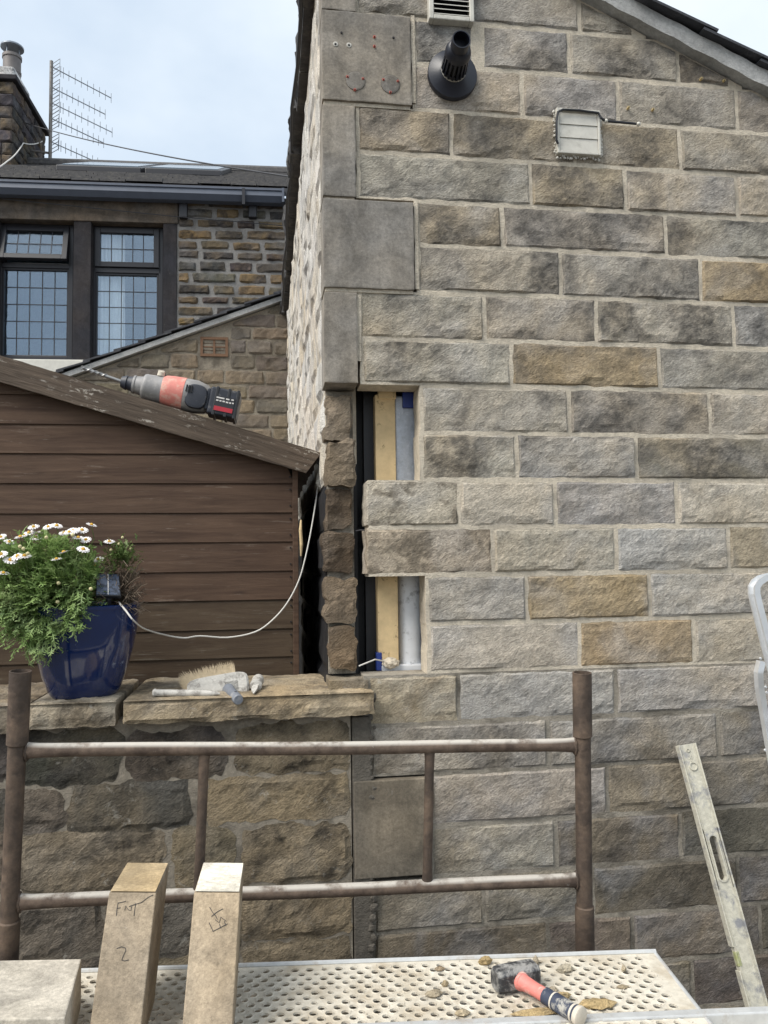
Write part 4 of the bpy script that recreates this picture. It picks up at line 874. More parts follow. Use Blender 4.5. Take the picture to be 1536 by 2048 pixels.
# ================================================================ SCAFFOLD FRAME
sf = empty('scaffold_frame', (0, -0.45, 0), 'rusty steel scaffold frame standing in front of the walls', 'scaffold')
dL, dR = 1.95, 2.15
Lt, Lb = atd(41, 1342, dL), atd(16, 1895, dL+0.01); Rt, Rb = atd(1164, 1345, dR), atd(1170, 1900, dR+0.01)
def ext(a, b_): d = (b_-a); return a+d*((0.02-a.z)/d.z)
Lg, Rg = ext(Lt, Lb), ext(Rt, Rb)
def seg(a, b_, y_px, frac=None): return None
def lerpz(a, b_, z): return a.lerp(b_, (z-a.z)/(b_.z-a.z))
for (t, g, ys, yc) in ((Lt, Lg, 1488, 1845), (Rt, Rg, 1472, 1815)):
    dd = dL if t is Lt else dR; px = 35 if t is Lt else 1166
    zs = atd(px, ys, dd).z; zc_ = atd(px, yc, dd).z
    post = MB().tube([lerpz(t, g, zs+0.02), g], 0.0215, 20).build('post', M['rust'], sf, smooth=True)
    sp = MB(); q = lerpz(t, g, zs); ax = (t-g).normalized()
    sp.loft([circ(q-ax*0.004, ax, 0.022, 20, (1, 0, 0)), circ(q, ax, 0.0255, 20, (1, 0, 0)), circ(t, ax, 0.0255, 20, (1, 0, 0)), circ(t+ax*0.0005, ax, 0.0225, 20, (1, 0, 0)), circ(t-ax*0.05, ax, 0.0225, 20, (1, 0, 0))], True, True)
    sp.build('spigot', M['rust'], post, smooth=True)
    q = lerpz(t, g, zc_); sp = MB(); sp.loft([circ(g, ax, 0.0255, 20, (1, 0, 0)), circ(q, ax, 0.0255, 20, (1, 0, 0)), circ(q+ax*0.003, ax, 0.022, 20, (1, 0, 0))]); sp.build('spigot', M['rust'], post, smooth=True)
def rail(y0, y1, name='rail'):
    a = lerpz(Lt, Lg, atd(30, y0, dL).z); b_ = lerpz(Rt, Rg, atd(1168, y1, dR).z); n = 28; mb = MB(); rings = []
    ax = (b_-a).normalized(); upv = Vector((0, 0, 1)); bk = ax.cross(upv).normalized()
    for i in range(n+1):
        t = i/n; p = a.lerp(b_, t)+Vector((0, 0, 0.0015*math.sin(t*9))); e = min(t, 1-t)/0.06; e = min(1, e); rz = 0.0168+0.006*(1-e)**2; ry = 0.0168-0.007*(1-e)**2
        rings.append([p+upv*rz*math.cos(2*math.pi*k/18)+bk*ry*math.sin(2*math.pi*k/18) for k in range(18)])
    mb.loft(rings); ro_ = mb.build(name, M['rail'], sf, smooth=True)
    for q, sg in ((a, 1), (b_, -1)):      # weld beads where the rail meets the posts
        c = q+ax*sg*0.0225; MB().tube([c+upv*0.0235*math.cos(2*math.pi*k/16)+bk*0.0115*math.sin(2*math.pi*k/16)+ax*0.0012*math.sin(k*2.7) for k in range(17)], 0.0032, 6).build('weld', M['rust'], ro_, smooth=True)
    return a, b_
r1 = rail(1502, 1491); r2 = rail(1808, 1762)
for x0, x1, y0, y1 in ((386, 379, 1500, 1790), (838, 833, 1497, 1775)):
    ta = (x0-35)/(1166-35); a = r1[0].lerp(r1[1], ta); b_ = r2[0].lerp(r2[1], (x1-30)/(1166-30)); n = 10; rings = []
    for i in range(n+1):
        t = i/n; p = a.lerp(b_, t); e = min(1, min(t, 1-t)/0.12); rx = 0.0125+0.003*(1-e); ry = 0.0125-0.004*(1-e); rings.append([p+Vector((rx*math.cos(2*math.pi*k/14), ry*math.sin(2*math.pi*k/14), 0)) for k in range(14)])
    MB().loft(rings).build('upright', M['rust'], sf, smooth=True)

# ================================================================ PERFORATED STAGING
ZP = 0.80
pf = atz(1310, 1903, ZP); pl = atz(164, 1942, ZP); ex = (pf-pl).normalized(); ey = Vector((ex.y, -ex.x, 0))   # ey points to the camera
pn = atz(1435, 2014, ZP); depth = (pn-pf).dot(ey); skew = (pn-pf).dot(ex)
stage = empty('staging_board', (pl+ex*0.7+ey*0.12)-Vector((0, 0, ZP)), 'dusty perforated metal staging board on which hammer and stones lie', 'platform')
LEN = 1.72
def sp_(s, t, h=0.0): p = pf - ex*s + ey*t + Vector((0, 0, h)); return p      # s from the right end, t from the far edge
mb = MB(); cx, cy = 0.034, 0.0205; t0, s0 = 0.024, 0.036; rows = int((depth-t0-0.012)/cy)+5; rr = 0.0092; nh = 10
TMAX = t0+rows*cy
cols = int((LEN-s0)/cx)
def cellhole(sc, tc, hx, hy, r):
    b = len(mb.V); outer = []; inn = []; low_ = []
    for k in range(nh):
        a = 2*math.pi*(k+0.5)/nh; ca, sa = math.cos(a), math.sin(a); q = min(hx/abs(ca) if abs(ca) > 1e-6 else 9, hy/abs(sa) if abs(sa) > 1e-6 else 9)
        outer.append(sp_(sc+ca*q, tc+sa*q, 0)); inn.append(sp_(sc+ca*r, tc+sa*r, 0.0018)); low_.append(sp_(sc+ca*r*0.93, tc+sa*r*0.96, -0.0025))
    mid = [sp_(sc+math.cos(2*math.pi*(k+0.5)/nh)*r*1.25, tc+math.sin(2*math.pi*(k+0.5)/nh)*r*1.25, 0.0) for k in range(nh)]
    cor = [sp_(sc+sx*hx, tc+sy*hy, 0) for sx, sy in ((1, 1), (-1, 1), (-1, -1), (1, -1))]
    mb.V += outer+mid+inn+low_+cor
    for k in range(nh):
        k2 = (k+1) % nh; mb.F += [[b+k, b+k2, b+nh+k2, b+nh+k], [b+nh+k, b+nh+k2, b+2*nh+k2, b+2*nh+k], [b+2*nh+k, b+2*nh+k2, b+3*nh+k2, b+3*nh+k]]
    # corner slivers
    for ci, (sx, sy) in enumerate(((1, 1), (-1, 1), (-1, -1), (1, -1))):
        best = None
        for k in range(nh):
            a1 = 2*math.pi*(k+0.5)/nh; a2 = 2*math.pi*(k+1.5)/nh; ac = math.atan2(sy*hy, sx*hx) % (2*math.pi)
            if a1 <= ac <= a2 or a1 <= ac+2*math.pi <= a2: best = k
        if best is not None: mb.F.append([b+best, b+4*nh+ci, b+(best+1) % nh])
for j in range(rows):
    o = 0.5 if j % 2 else 0.0
    for i in range(cols):
        sc = s0+cx*(i+0.5+o); tc = t0+cy*(j+0.5); cellhole(sc, tc, cx/2, cy/2, rr*random.choice((1.0, 1.0, 0.95, 0.9, 0.72)))
    if o:
        a, b_ = s0, s0+cx*0.5
        mb.add([sp_(a, t0+cy*j), sp_(b_, t0+cy*j), sp_(b_, t0+cy*(j+1)), sp_(a, t0+cy*(j+1))], [[0, 1, 2, 3]])
# plain margins and turned down edges
def strip(s0_, s1_, t0_, t1_): mb.add([sp_(s0_, t0_), sp_(s1_, t0_), sp_(s1_, t1_), sp_(s0_, t1_)], [[0, 1, 2, 3]])
strip(0.0, s0, 0.0, TMAX); strip(s0, LEN+0.1, 0.0, t0)
mb.add([sp_(0, 0), sp_(LEN, 0), sp_(LEN, 0, -0.06), sp_(0, 0, -0.06)], [[0, 1, 2, 3]]); mb.add([sp_(0, 0), sp_(0, TMAX), sp_(0, TMAX, -0.06), sp_(0, 0, -0.06)], [[0, 1, 2, 3]])
dk = mb.build('deck', M['deck'], stage)
b = MB(); n = 40
for q in (0.006,): b.tube([sp_(LEN*i/n, 0.004, 0.002) for i in range(n+1)], 0.006, 8)
b.build('rolled_edge', M['galv'], dk, smooth=True)
b = MB(); b.tube([sp_(0.002, TMAX*i/10, -0.004) for i in range(11)], 0.006, 8); b.build('rolled_edge', M['galv'], dk, smooth=True)
for s in (0.25, 1.4):
    for t in (0.03, TMAX-0.03): MB().hexa([sp_(s, t, -0.79), sp_(s+0.03, t, -0.79), sp_(s+0.03, t+0.02, -0.79), sp_(s, t+0.02, -0.79), sp_(s, t, -0.02), sp_(s+0.03, t, -0.02), sp_(s+0.03, t+0.02, -0.02), sp_(s, t+0.02, -0.02)]).build('leg', M['galv'], stage)
# the nearer staging whose long edge crosses the bottom of the view
q0, q1 = atz(1536, 2011, ZP+0.006), atz(700, 2046, ZP+0.006); e1_ = (q0-q1).normalized(); e2_ = Vector((e1_.y, -e1_.x, 0))
def nb_(s, t, h): return q0+e1_*s+e2_*t+Vector((0, 0, h))
near = MB(); near.hexa([nb_(-1.9, 0, -0.07), nb_(0.5, 0, -0.07), nb_(0.5, 0.024, -0.07), nb_(-1.9, 0.024, -0.07), nb_(-1.9, 0, 0), nb_(0.5, 0, 0), nb_(0.5, 0.024, 0), nb_(-1.9, 0.024, 0)])
st2 = empty('edge_beam', nb_(-0.6, 0.2, -ZP), 'galvanised edge of the nearer staging along the bottom of the picture', 'platform')
near.build('edge_rail', M['galv'], st2, bevel=0.003)
MB().hexa([nb_(-1.9, 0.024, -0.05), nb_(0.5, 0.024, -0.05), nb_(0.5, 0.25, -0.05), nb_(-1.9, 0.25, -0.05), nb_(-1.9, 0.024, -0.03), nb_(0.5, 0.024, -0.03), nb_(0.5, 0.25, -0.03), nb_(-1.9, 0.25, -0.03)]).build('deck', M['deck'], st2)
for s in (-1.7, 0.3):
    for t in (0.03, 0.2): MB().hexa([nb_(s, t, -ZP), nb_(s+0.03, t, -ZP), nb_(s+0.03, t+0.02, -ZP), nb_(s, t+0.02, -ZP), nb_(s, t, -0.05), nb_(s+0.03, t, -0.05), nb_(s+0.03, t+0.02, -0.05), nb_(s, t+0.02, -0.05)]).build('leg', M['galv'], st2)

# ================================================================ SAWN STONES on the staging
AX = ray(650, -1200).normalized(); BX = ray(558, 1223).normalized()
def leaner(name, x0, x1, ytop, yb0, d, top_mat, label, dep):
    A = atd(x0, ytop, d); Bp = atd(x1, ytop+1, d); B2 = A+(Bp-A)
    L_ = (A.z-(ZP+0.004))/AX.z
    bot = [A-AX*L_, Bp-AX*((Bp.z-(ZP+0.004))/AX.z)]
    bkt = [A+BX*dep, Bp+BX*dep]
    bkb = [bkt[0]-AX*((bkt[0].z-(ZP+0.006))/AX.z), bkt[1]-AX*((bkt[1].z-(ZP+0.006))/AX.z)]
    e = empty(name, (bot[0]+bkb[1])/2, label, 'stone block', 'sawn stones on the staging')
    body = MB().hexa([bot[0], bot[1], bkb[1], bkb[0], A, Bp, bkt[1], bkt[0]]); bo = body.build('block', M['sawn'], e, bevel=0.0022)
    # sawn end face: its own sheet, slightly worn, on top of the block
    n = 16; V = []; nrm = (Bp-A).cross(bkt[0]-A).normalized()
    for j in range(n+1):
        for i in range(n+1):
            u, v = 0.02+0.96*i/n, 0.02+0.96*j/n; p = A+(Bp-A)*u+(bkt[0]-A)*v; sv = 0.0012*math.sin((u*0.6+v*2.6)*16) if top_mat == 'sawn_pale' else 0.0006*fbm(p*40)
            V.append(p+nrm*(0.0024+sv*min(1, 5*min(u, 1-u, v, 1-v))))
    put('sawn_end', V, [[j*(n+1)+i, j*(n+1)+i+1, (j+1)*(n+1)+i+1, (j+1)*(n+1)+i] for j in range(n) for i in range(n)], M[top_mat], bo)
    fn = (Bp-A).cross(AX).normalized()
    if fn.dot(CAM-A) < 0: fn = -fn
    return bo, A, fn
ba, Aa, fa = leaner('sawn_block', 218, 312, 1786, 0, 1.70, 'sawn_gold', 'sawn stone block marked FNT 2 with honey coloured end, leaning on the rail', 0.205)
bb_, Ab, fb = leaner('sawn_block', 388, 480, 1786, 0, 1.70, 'sawn_pale', 'sawn stone block with white saw marked end, rightmost of the three blocks', 0.205)
def strokes(lst, A, fn, parent, r=0.00065):
    for st in lst:
        P = []
        for (x, y) in st:
            d = ray(x, y); t = (A-CAM).dot(fn)/d.dot(fn); P.append(CAM+d*t+fn*0.0008)
        if len(P) < 2: continue
        MB().tube(P, r, 5).build('pencil_mark', M['pencil'], parent)
Zq = lambda x, y: (x*0.36458, 1660+y*0.36458)
def zs_(pts): return [Zq(x, y) for x, y in pts]
strokes([zs_([(648, 398), (642, 432), (638, 470)]), zs_([(648, 400), (672, 396), (690, 390)]), zs_([(644, 430), (662, 426)]),
         zs_([(684, 440), (690, 416), (704, 438), (718, 442), (722, 420)]), zs_([(735, 472), (740, 430), (744, 402)]), zs_([(708, 420), (740, 408), (775, 398), (815, 368), (840, 356)]),
         zs_([(640, 650), (668, 640), (688, 648), (690, 662), (676, 690), (668, 714), (684, 718), (706, 712)])], Aa, fa, ba)
strokes([zs_([(1150, 424), (1165, 450), (1182, 470)]), zs_([(1224, 432), (1196, 446), (1160, 474)]),
         zs_([(1180, 492), (1202, 508), (1212, 478), (1240, 500)]) , zs_([(1182, 470), (1192, 490)]),
         zs_([(1146, 508), (1160, 536), (1168, 556)]), zs_([(1168, 556), (1200, 540), (1248, 514)]), zs_([(1204, 516), (1210, 538)]), zs_([(1230, 500), (1240, 526)])], Ab, fb, bb_)
# the block lying flat on the left
zt_ = ZP+0.105
c0, c1 = atz(163, 1917, zt_), atz(130, 2036, zt_); dv = (c1-c0); ux_ = (atz(-40, 1921, zt_)-c0).normalized(); wv = 0.30
P = [c0, c1, c1+ux_*wv, c0+ux_*wv]
e = empty('sawn_block', Vector((P[0].x-0.1, P[0].y-0.1, ZP)), 'pale sawn stone block lying flat at the left end of the staging', 'stone block', 'sawn stones on the staging')
dn = Vector((0, 0, -0.101))
MB().hexa([P[0]+dn, P[1]+dn, P[2]+dn, P[3]+dn, P[0], P[1], P[2], P[3]]).build('block', smooth_stone('flat_block_stone', (0.44, 0.40, 0.33), (0.50, 0.46, 0.40), 0.35, 0.2), e, bevel=0.003)

# ================================================================ POT and plants
PX, PY = at(168, 1390, 0.085).x, 0.085
pot = empty('blue_planter', (PX, PY, CZ), 'tall blue glazed planter standing on the coping', 'planter')
Hp = at(200, 1212, 0.0).z-CZ
prof = [(0.0, 0.096), (0.012, 0.105), (0.06, 0.123), (0.14, 0.146), (0.20, 0.157), (0.26, 0.1635), (Hp-0.012, 0.166), (Hp-0.002, 0.167), (Hp, 0.163), (Hp-0.004, 0.152), (Hp-0.03, 0.150)]
def sup(z, r, n=48, e=3.0, rot=0.22):
    out = []
    for k in range(n):
        a = 2*math.pi*k/n; c, s = math.cos(a), math.sin(a); q = (abs(c)**e+abs(s)**e)**(-1/e); out.append(Vector((PX+r*q*math.cos(a+rot), PY+r*q*math.sin(a+rot), CZ+0.003+z)))
    return out
fine = []
for i in range(len(prof)-1):
    (a, ra_), (b_, rb_) = prof[i], prof[i+1]; m = 3 if b_-a > 0.03 else 1
    for j in range(m): t = j/m; fine.append((a+(b_-a)*t, ra_+(rb_-ra_)*t))
fine.append(prof[-1])
MB().loft([sup(z, r*0.985, e=2.7) for z, r in fine], True, False).build('pot_body', M['glaze'], pot, smooth=True)
MB().loft([sup(Hp-0.035, 0.151), sup(Hp-0.028, 0.08)], False, True).build('soil', M['soil'], pot)
rl = random.Random(44)
def leaf(mb, p, d, upv, L_, wd, lobes):
    """a lobed leaf of a few narrow blades"""
    d = d.normalized(); s = d.cross(upv)
    if s.length < 1e-3: s = d.orthogonal()
    s.normalize(); n = s.cross(d)
    def blade(a, dirv, l, w_):
        sd = dirv.cross(n).normalized(); b = len(mb.V); c = rl.uniform(-0.15, 0.25)
        mb.V += [a-sd*w_*0.3, a+sd*w_*0.3, a+dirv*l*0.55+sd*w_+n*l*c*0.4, a+dirv*l*0.55-sd*w_+n*l*c*0.4, a+dirv*l+n*l*c*-0.2]
        mb.F += [[b, b+1, b+2, b+3], [b+3, b+2, b+4]]
    blade(p, d, L_, wd)
    for i in range(lobes):
        t = 0.3+0.5*i/max(1, lobes-1); sg = 1 if i % 2 else -1
        blade(p+d*L_*t, (d*0.75+s*sg*rl.uniform(0.6, 1.0)).normalized(), L_*rl.uniform(0.3, 0.45), wd*0.75)
DC = Vector((at(92, 1175, 0.03).x, 0.04, at(92, 1172, 0.03).z))
dz_ = empty('daisy_plant', (PX, PY, CZ+Hp-0.03), 'bushy white marguerite daisy spilling over the rim of the blue planter', 'plant')
fo = MB(); stems = MB(); root = Vector((PX-0.05, PY, CZ+Hp-0.03))
for k in range(620):
    while True:
        q = Vector((rl.uniform(-1, 1), rl.uniform(-1, 1), rl.uniform(-1, 1)))
        if 0.45 < q.length <= 1.0: break
    q.y = -abs(q.y) if rl.random() < 0.6 else q.y
    tip = DC+Vector((q.x*0.19, q.y*0.15-0.02, q.z*0.165))
    if k < 110:      # the skirt that hangs over the front left of the rim
        a = rl.uniform(0, 1); tip = Vector((at(-10+185*a, 1200, -0.08).x, -0.055-rl.uniform(0, 0.06), at(90, 1190+rl.uniform(0, 70)+ (58*math.sin(a*3.0) if a < 0.75 else 0), -0.08).z))
    if tip.y > 0.27: continue
    mid = root.lerp(tip, 0.55)+Vector((rl.uniform(-.015, .015), rl.uniform(-.015, .015), 0.035 if k >= 110 else 0.09))
    P = [root.lerp(mid, t/4) if t < 4 else mid for t in range(5)]; P = []
    for t in range(6): u = t/5; P.append(root*(1-u)**2+mid*2*u*(1-u)+tip*u*u)
    if k % 2 == 0: stems.tube(P, [0.002-0.0002*i for i in range(6)], 4)
    out = (tip-mid).normalized()
    for j in range(11):
        u = 0.62+0.38*rl.random(); p = root*(1-u)**2+mid*2*u*(1-u)+tip*u*u+Vector((rl.uniform(-.012, .012), rl.uniform(-.012, .012), rl.uniform(-.012, .012)))
        d = (out*0.7+Vector((rl.uniform(-1, 1), rl.uniform(-1, 1)-0.25, rl.uniform(-0.6, 1.0)))*0.9)
        if k < 110: d.z -= 0.35
        leaf(fo, p, d, Vector((rl.uniform(-.4, .4), rl.uniform(-.4, .4), 1)), rl.uniform(0.022, 0.044), rl.uniform(0.0018, 0.0036), rl.choice((2, 4, 4, 5)))
tag(put('foliage', fo.V, fo.F, M['leaf'], dz_), kind='stuff'); stems.build('stem', M['leaf2'], dz_)
# flowers: petals and a yellow disc, one object each
FP = MB()
for ring_, (np_, tilt, ro) in enumerate(((13, 0.12, 1.0), (9, 0.32, 0.82))):
    for k in range(np_):
        a = 2*math.pi*(k+0.5*ring_)/np_; d = Vector((math.cos(a), math.sin(a), tilt)); s = Vector((-math.sin(a), math.cos(a), 0)); l = 0.021*ro
        b = len(FP.V); FP.V += [d*0.004-s*0.0014, d*0.004+s*0.0014, d*l*0.6+s*0.0034, d*l*0.6-s*0.0034, d*l*0.97+s*0.0022-Vector((0, 0, 0.001)), d*l*0.97-s*0.0022-Vector((0, 0, 0.001))]; FP.F += [[b, b+1, b+2, b+3], [b+3, b+2, b+4, b+5]]
pm = mesh('daisy_petals', FP.V, FP.F); pm.materials.append(M['petal'])
FD = MB(); FD.loft([circ((0, 0, 0.002), (0, 0, 1), 0.0062, 10), circ((0, 0, 0.006), (0, 0, 1), 0.0055, 10), circ((0, 0, 0.0085), (0, 0, 1), 0.0025, 10)]); dm = mesh('daisy_disc', FD.V, FD.F, True); dm.materials.append(M['disc'])
FL = [(345, 127), (495, 125), (580, 115), (935, 105), (770, 155), (840, 160), (300, 190), (430, 180), (660, 190), (710, 180), (365, 235), (210, 230), (530, 245), (575, 272), (95, 280), (800, 238), (880, 258), (850, 357), (655, 388), (580, 458), (1005, 460), (985, 533), (1120, 278), (105, 470), (35, 600), (185, 430), (250, 425), (12, 230), (10, 410), (480, 265), (390, 250), (245, 215), (745, 170)]
fs = MB()
for (zx, zy) in FL:
    x, y = zx*0.1953, 1030+zy*0.1953; Yf = (-0.10 if zy > 330 else rl.uniform(-0.04, 0.10)) if zx < 960 else rl.uniform(0.0, 0.06); p = at(x, y, Yf)
    n_ = Vector((rl.uniform(-.35, .35), rl.uniform(-0.75, -0.05), 1.0)).normalized(); rot = n_.to_track_quat('Z', 'Y').to_matrix() @ Matrix.Rotation(rl.uniform(0, 6), 3, 'Z'); sc_ = rl.uniform(0.72, 1.0)
    f = link('flower', pm, None, dz_, p, rot @ Matrix.Scale(sc_, 3)); link('flower_disc', dm, None, f, p, rot @ Matrix.Scale(sc_, 3))
    fs.tube([p, p+Vector((rl.uniform(-.01, .01), 0.01, -0.04)), p+Vector((rl.uniform(-.02, .02), 0.02, -0.09))], 0.0013, 4)
fs.build('stem', M['leaf2'], dz_)
for (zx, zy) in ((600, 697), (930, 757), (285, 395), (475, 230), (745, 205), (590, 890), (240, 345), (205, 322)):
    p = at(zx*0.1953, 1030+zy*0.1953, -0.11); bm = bmesh.new(); bmesh.ops.create_icosphere(bm, subdivisions=2, radius=0.0055); put('bud', [v.co+p for v in bm.verts], [[v.index for v in f.verts] for f in bm.faces], M['bud'], dz_, smooth=True); bm.free()
# straggly second plant with dead growth on the right of the pot
dp = empty('dying_plant', (PX+0.09, PY+0.03, CZ+Hp-0.03), 'straggly half dead plant on the right side of the planter', 'plant')
tw = MB(); lf = MB(); root = Vector((PX+0.08, PY+0.02, CZ+Hp-0.03))
for k in range(240):
    x = rl.uniform(196, 292); y = rl.uniform(1120, 1225); tip = at(x, y, rl.uniform(-0.05, 0.14)); mid = root.lerp(tip, 0.5)+Vector((rl.uniform(-.02, .02), rl.uniform(-.02, .02), rl.uniform(0.0, 0.05)))
    P = [root*(1-u)**2+mid*2*u*(1-u)+tip*u*u for u in (0.35, 0.55, 0.75, 0.9, 1.0)]; tw.tube(P, [0.0018, 0.0016, 0.0014, 0.0011, 0.0007], 4)
    for j in range(3): q = P[rl.randint(1, 4)]; tw.tube([q, q+Vector((rl.uniform(-.02, .02), rl.uniform(-.02, .02), rl.uniform(-.02, .02)))], 0.0009, 4)
for k in range(430):
    a = rl.gauss(0, 1); x = 240+a*16; y = 1110+rl.gauss(0, 1)*13+abs(a)*6; p = at(x, y, rl.uniform(-0.02, 0.10)); leaf(lf, p, Vector((rl.uniform(-1, 1), rl.uniform(-1, .6), rl.uniform(-.4, 1))), Vector((0, 0, 1)), rl.uniform(0.014, 0.026), 0.003, 3)
for (x, y) in ((245, 1075), (238, 1088), (262, 1098), (222, 1100)): p = at(x, y, 0.03); tw.tube([p, p+Vector((rl.uniform(-.01, .01), 0, -0.04))], 0.001, 4); bm = bmesh.new(); bmesh.ops.create_icosphere(bm, subdivisions=1, radius=0.005); put('seed_head', [v.co+p for v in bm.verts], [[v.index for v in f.verts] for f in bm.faces], M['bud'], dp); bm.free()
tag(tw.build('dead_twigs', M['twig'], dp), kind='stuff'); tag(put('leaves', lf.V, lf.F, M['leaf2'], dp), kind='stuff')
# solar panel
sq = [at(191, 1191, -0.045), at(242, 1192, -0.04), at(239, 1148, 0.01), at(193, 1146, 0.005)]
nr = (sq[1]-sq[0]).cross(sq[3]-sq[0]).normalized(); 
if nr.dot(CAM-sq[0]) < 0: nr = -nr
spn = empty('solar_panel', sq[0]-nr*0.012, 'small square solar garden light panel tilted on the planter rim', 'solar panel')
MB().hexa([p-nr*0.014 for p in sq]+sq).build('casing', M['blackplastic'], spn, bevel=0.002)
cen = sum(sq, Vector())/4; ins = [cen+(p-cen)*0.92 for p in sq]; pvc = MB().hexa([p+nr*0.0004 for p in ins]+[p+nr*0.0018 for p in ins]).build('cell', M['pv'], spn)
m0_, m1_ = (ins[0]+ins[1])/2, (ins[2]+ins[3])/2; sd = (ins[1]-ins[0]).normalized()*0.0012; MB().hexa([p+nr*0.0019 for p in (m0_-sd, m0_+sd, m1_+sd, m1_-sd)]+[p+nr*0.0026 for p in (m0_-sd, m0_+sd, m1_+sd, m1_-sd)]).build('busbar', M['labelwhite'], pvc)
MB().tube([sq[0].lerp(sq[1], 0.5)-nr*0.012, Vector((cen.x, cen.y+0.01, CZ+Hp-0.03))], 0.008, 8).build('stake', M['blackplastic'], spn)
# white cable slung from the pot to the gap beside the shed
pts = [(238, 1205, -0.02), (252, 1222, -0.07), (268, 1242, -0.075), (290, 1258, 0.05), (330, 1270, 0.20), (368, 1276, 0.25), (400, 1272, 0.27), (455, 1275, 0.28), (510, 1264, 0.29), (545, 1240, 0.30), (575, 1205, 0.31), (598, 1160, 0.32), (612, 1110, 0.33), (624, 1050, 0.36), (634, 985, 0.42), (638, 930, 0.50)]
P = [at(*p) for p in pts]; Q = []
for i in range(len(P)-1):
    p0, p1, p2, p3 = P[max(0, i-1)], P[i], P[i+1], P[min(len(P)-1, i+2)]
    for t in (0, 0.25, 0.5, 0.75): Q.append(0.5*((2*p1)+(-p0+p2)*t+(2*p0-5*p1+4*p2-p3)*t*t+(-p0+3*p1-3*p2+p3)*t**3))
Q.append(P[-1]); tag(MB().tube(Q, 0.0026, 8).build('white_cable', M['whitecable'], None, smooth=True), 'thin white cable drooping from the planter across the shed', 'cable')

# ================================================================ WALL FITTINGS on the gable
# flue terminal
fb0, fe = at(905, 149, -0.022), at(923, 78, -0.20); fx = (fe-fb0).normalized(); sR = 0.001/0.64
fl = empty('flue_terminal', fb0, 'black boiler flue terminal sticking out of the gable wall', 'flue')
def ringp(t, r, n=32): return circ(fb0+(fe-fb0)*t, (0, -1, 0), r, n, (1, 0, 0))
MB().loft([ringp(-0.08, 0.083), ringp(0.0, 0.084), ringp(0.03, 0.082), ringp(0.10, 0.052), ringp(0.16, 0.040), ringp(0.2, 0.034)]).build('wall_plate', M['flue'], fl, smooth=True)
MB().loft([ringp(0.12, 0.0425), ringp(0.165, 0.0425)]).build('seal_ring', M['vent'], fl, smooth=True)
cg = MB(); 
for k in range(18):
    a = 2*math.pi*k/18; d = Vector((math.cos(a), 0, math.sin(a))); t_ = Vector((-math.sin(a), 0, math.cos(a)))
    p, q = fb0+(fe-fb0)*0.17, fb0+(fe-fb0)*0.66; cg.hexa([p+d*0.036-t_*0.003, p+d*0.036+t_*0.003, p+d*0.0425+t_*0.003, p+d*0.0425-t_*0.003, q+d*0.033-t_*0.003, q+d*0.033+t_*0.003, q+d*0.039+t_*0.003, q+d*0.039-t_*0.003])
cg.build('cage', M['flue'], fl)
MB().loft([ringp(0.15, 0.030), ringp(0.6, 0.030)]).build('core', M['hole'], fl, smooth=True)
MB().loft([ringp(0.58, 0.030), ringp(0.60, 0.042), ringp(0.66, 0.042), ringp(0.76, 0.036), ringp(0.79, 0.0295), ringp(1.0, 0.0285), ringp(1.0, 0.0255), ringp(0.80, 0.025)], True, True).build('nozzle', M['flue'], fl, smooth=True)
# louvred vent at the top
def vent_rect(x0, x1, y0, y1, Y): a, b_ = at(x0, y1, Y), at(x1, y0, Y); return a.x, b_.x, a.z, b_.z
a, b_, z0, z1 = vent_rect(858, 946, -55, 38, -0.03)
lv = empty('louvre_vent', ((a+b_)/2, 0, z0), 'cream plastic louvred vent cut off by the top of the picture', 'vent', None)
fr = 0.016; mb = MB()
for (p, q, r_, s) in ((a, a+fr, z0, z1), (b_-fr, b_, z0, z1), (a+fr, b_-fr, z0, z0+fr), (a+fr, b_-fr, z1-fr, z1)): mb.box((p, -0.036, r_), (q, 0.0, s))
mb.build('frame', M['vent'], lv, bevel=0.003); MB().box((a+fr, -0.008, z0+fr), (b_-fr, -0.004, z1-fr)).build('back', M['hole'], lv)
z = z0+fr+0.002
while z < z1-fr-0.012: MB().hexa([(a+fr, -0.034, z), (b_-fr, -0.034, z), (b_-fr, -0.012, z+0.016), (a+fr, -0.012, z+0.016), (a+fr, -0.034, z+0.003), (b_-fr, -0.034, z+0.003), (b_-fr, -0.012, z+0.019), (a+fr, -0.012, z+0.019)]).build('slat', M['vent'], lv); z += 0.0165
# flap vent
a, b_, z0, z1 = vent_rect(1115, 1199, 222, 306, -0.022)
gv = empty('flap_vent', ((a+b_)/2, 0, z0), 'weathered cream vent with three gravity flaps beside a short black cable', 'vent')
fr = 0.009; mb = MB()
for (p, q, r_, s) in ((a, a+fr, z0, z1), (b_-fr, b_, z0, z1), (a+fr, b_-fr, z0, z0+fr), (a+fr, b_-fr, z1-fr, z1)): mb.box((p, -0.026, r_), (q, 0.0, s))
mb.build('frame', M['vent'], gv, bevel=0.002); hh = (z1-z0-2*fr)/3
for i in range(3):
    q0 = z0+fr+hh*i+0.001; q1 = q0+hh-0.002; MB().hexa([(a+fr+0.001, -0.0235, q0), (b_-fr-0.001, -0.0235, q0), (b_-fr-0.001, -0.018, q0), (a+fr+0.001, -0.018, q0), (a+fr+0.001, -0.0205, q1+0.001), (b_-fr-0.001, -0.0205, q1+0.001), (b_-fr-0.001, -0.016, q1+0.001), (a+fr+0.001, -0.016, q1+0.001)]).build('flap', M['vent'], gv)
MB().box((a+fr, -0.013, z0+fr), (b_-fr, -0.008, z1-fr)).build('back', M['hole'], gv)
sm = MB(); rs = random.Random(2)
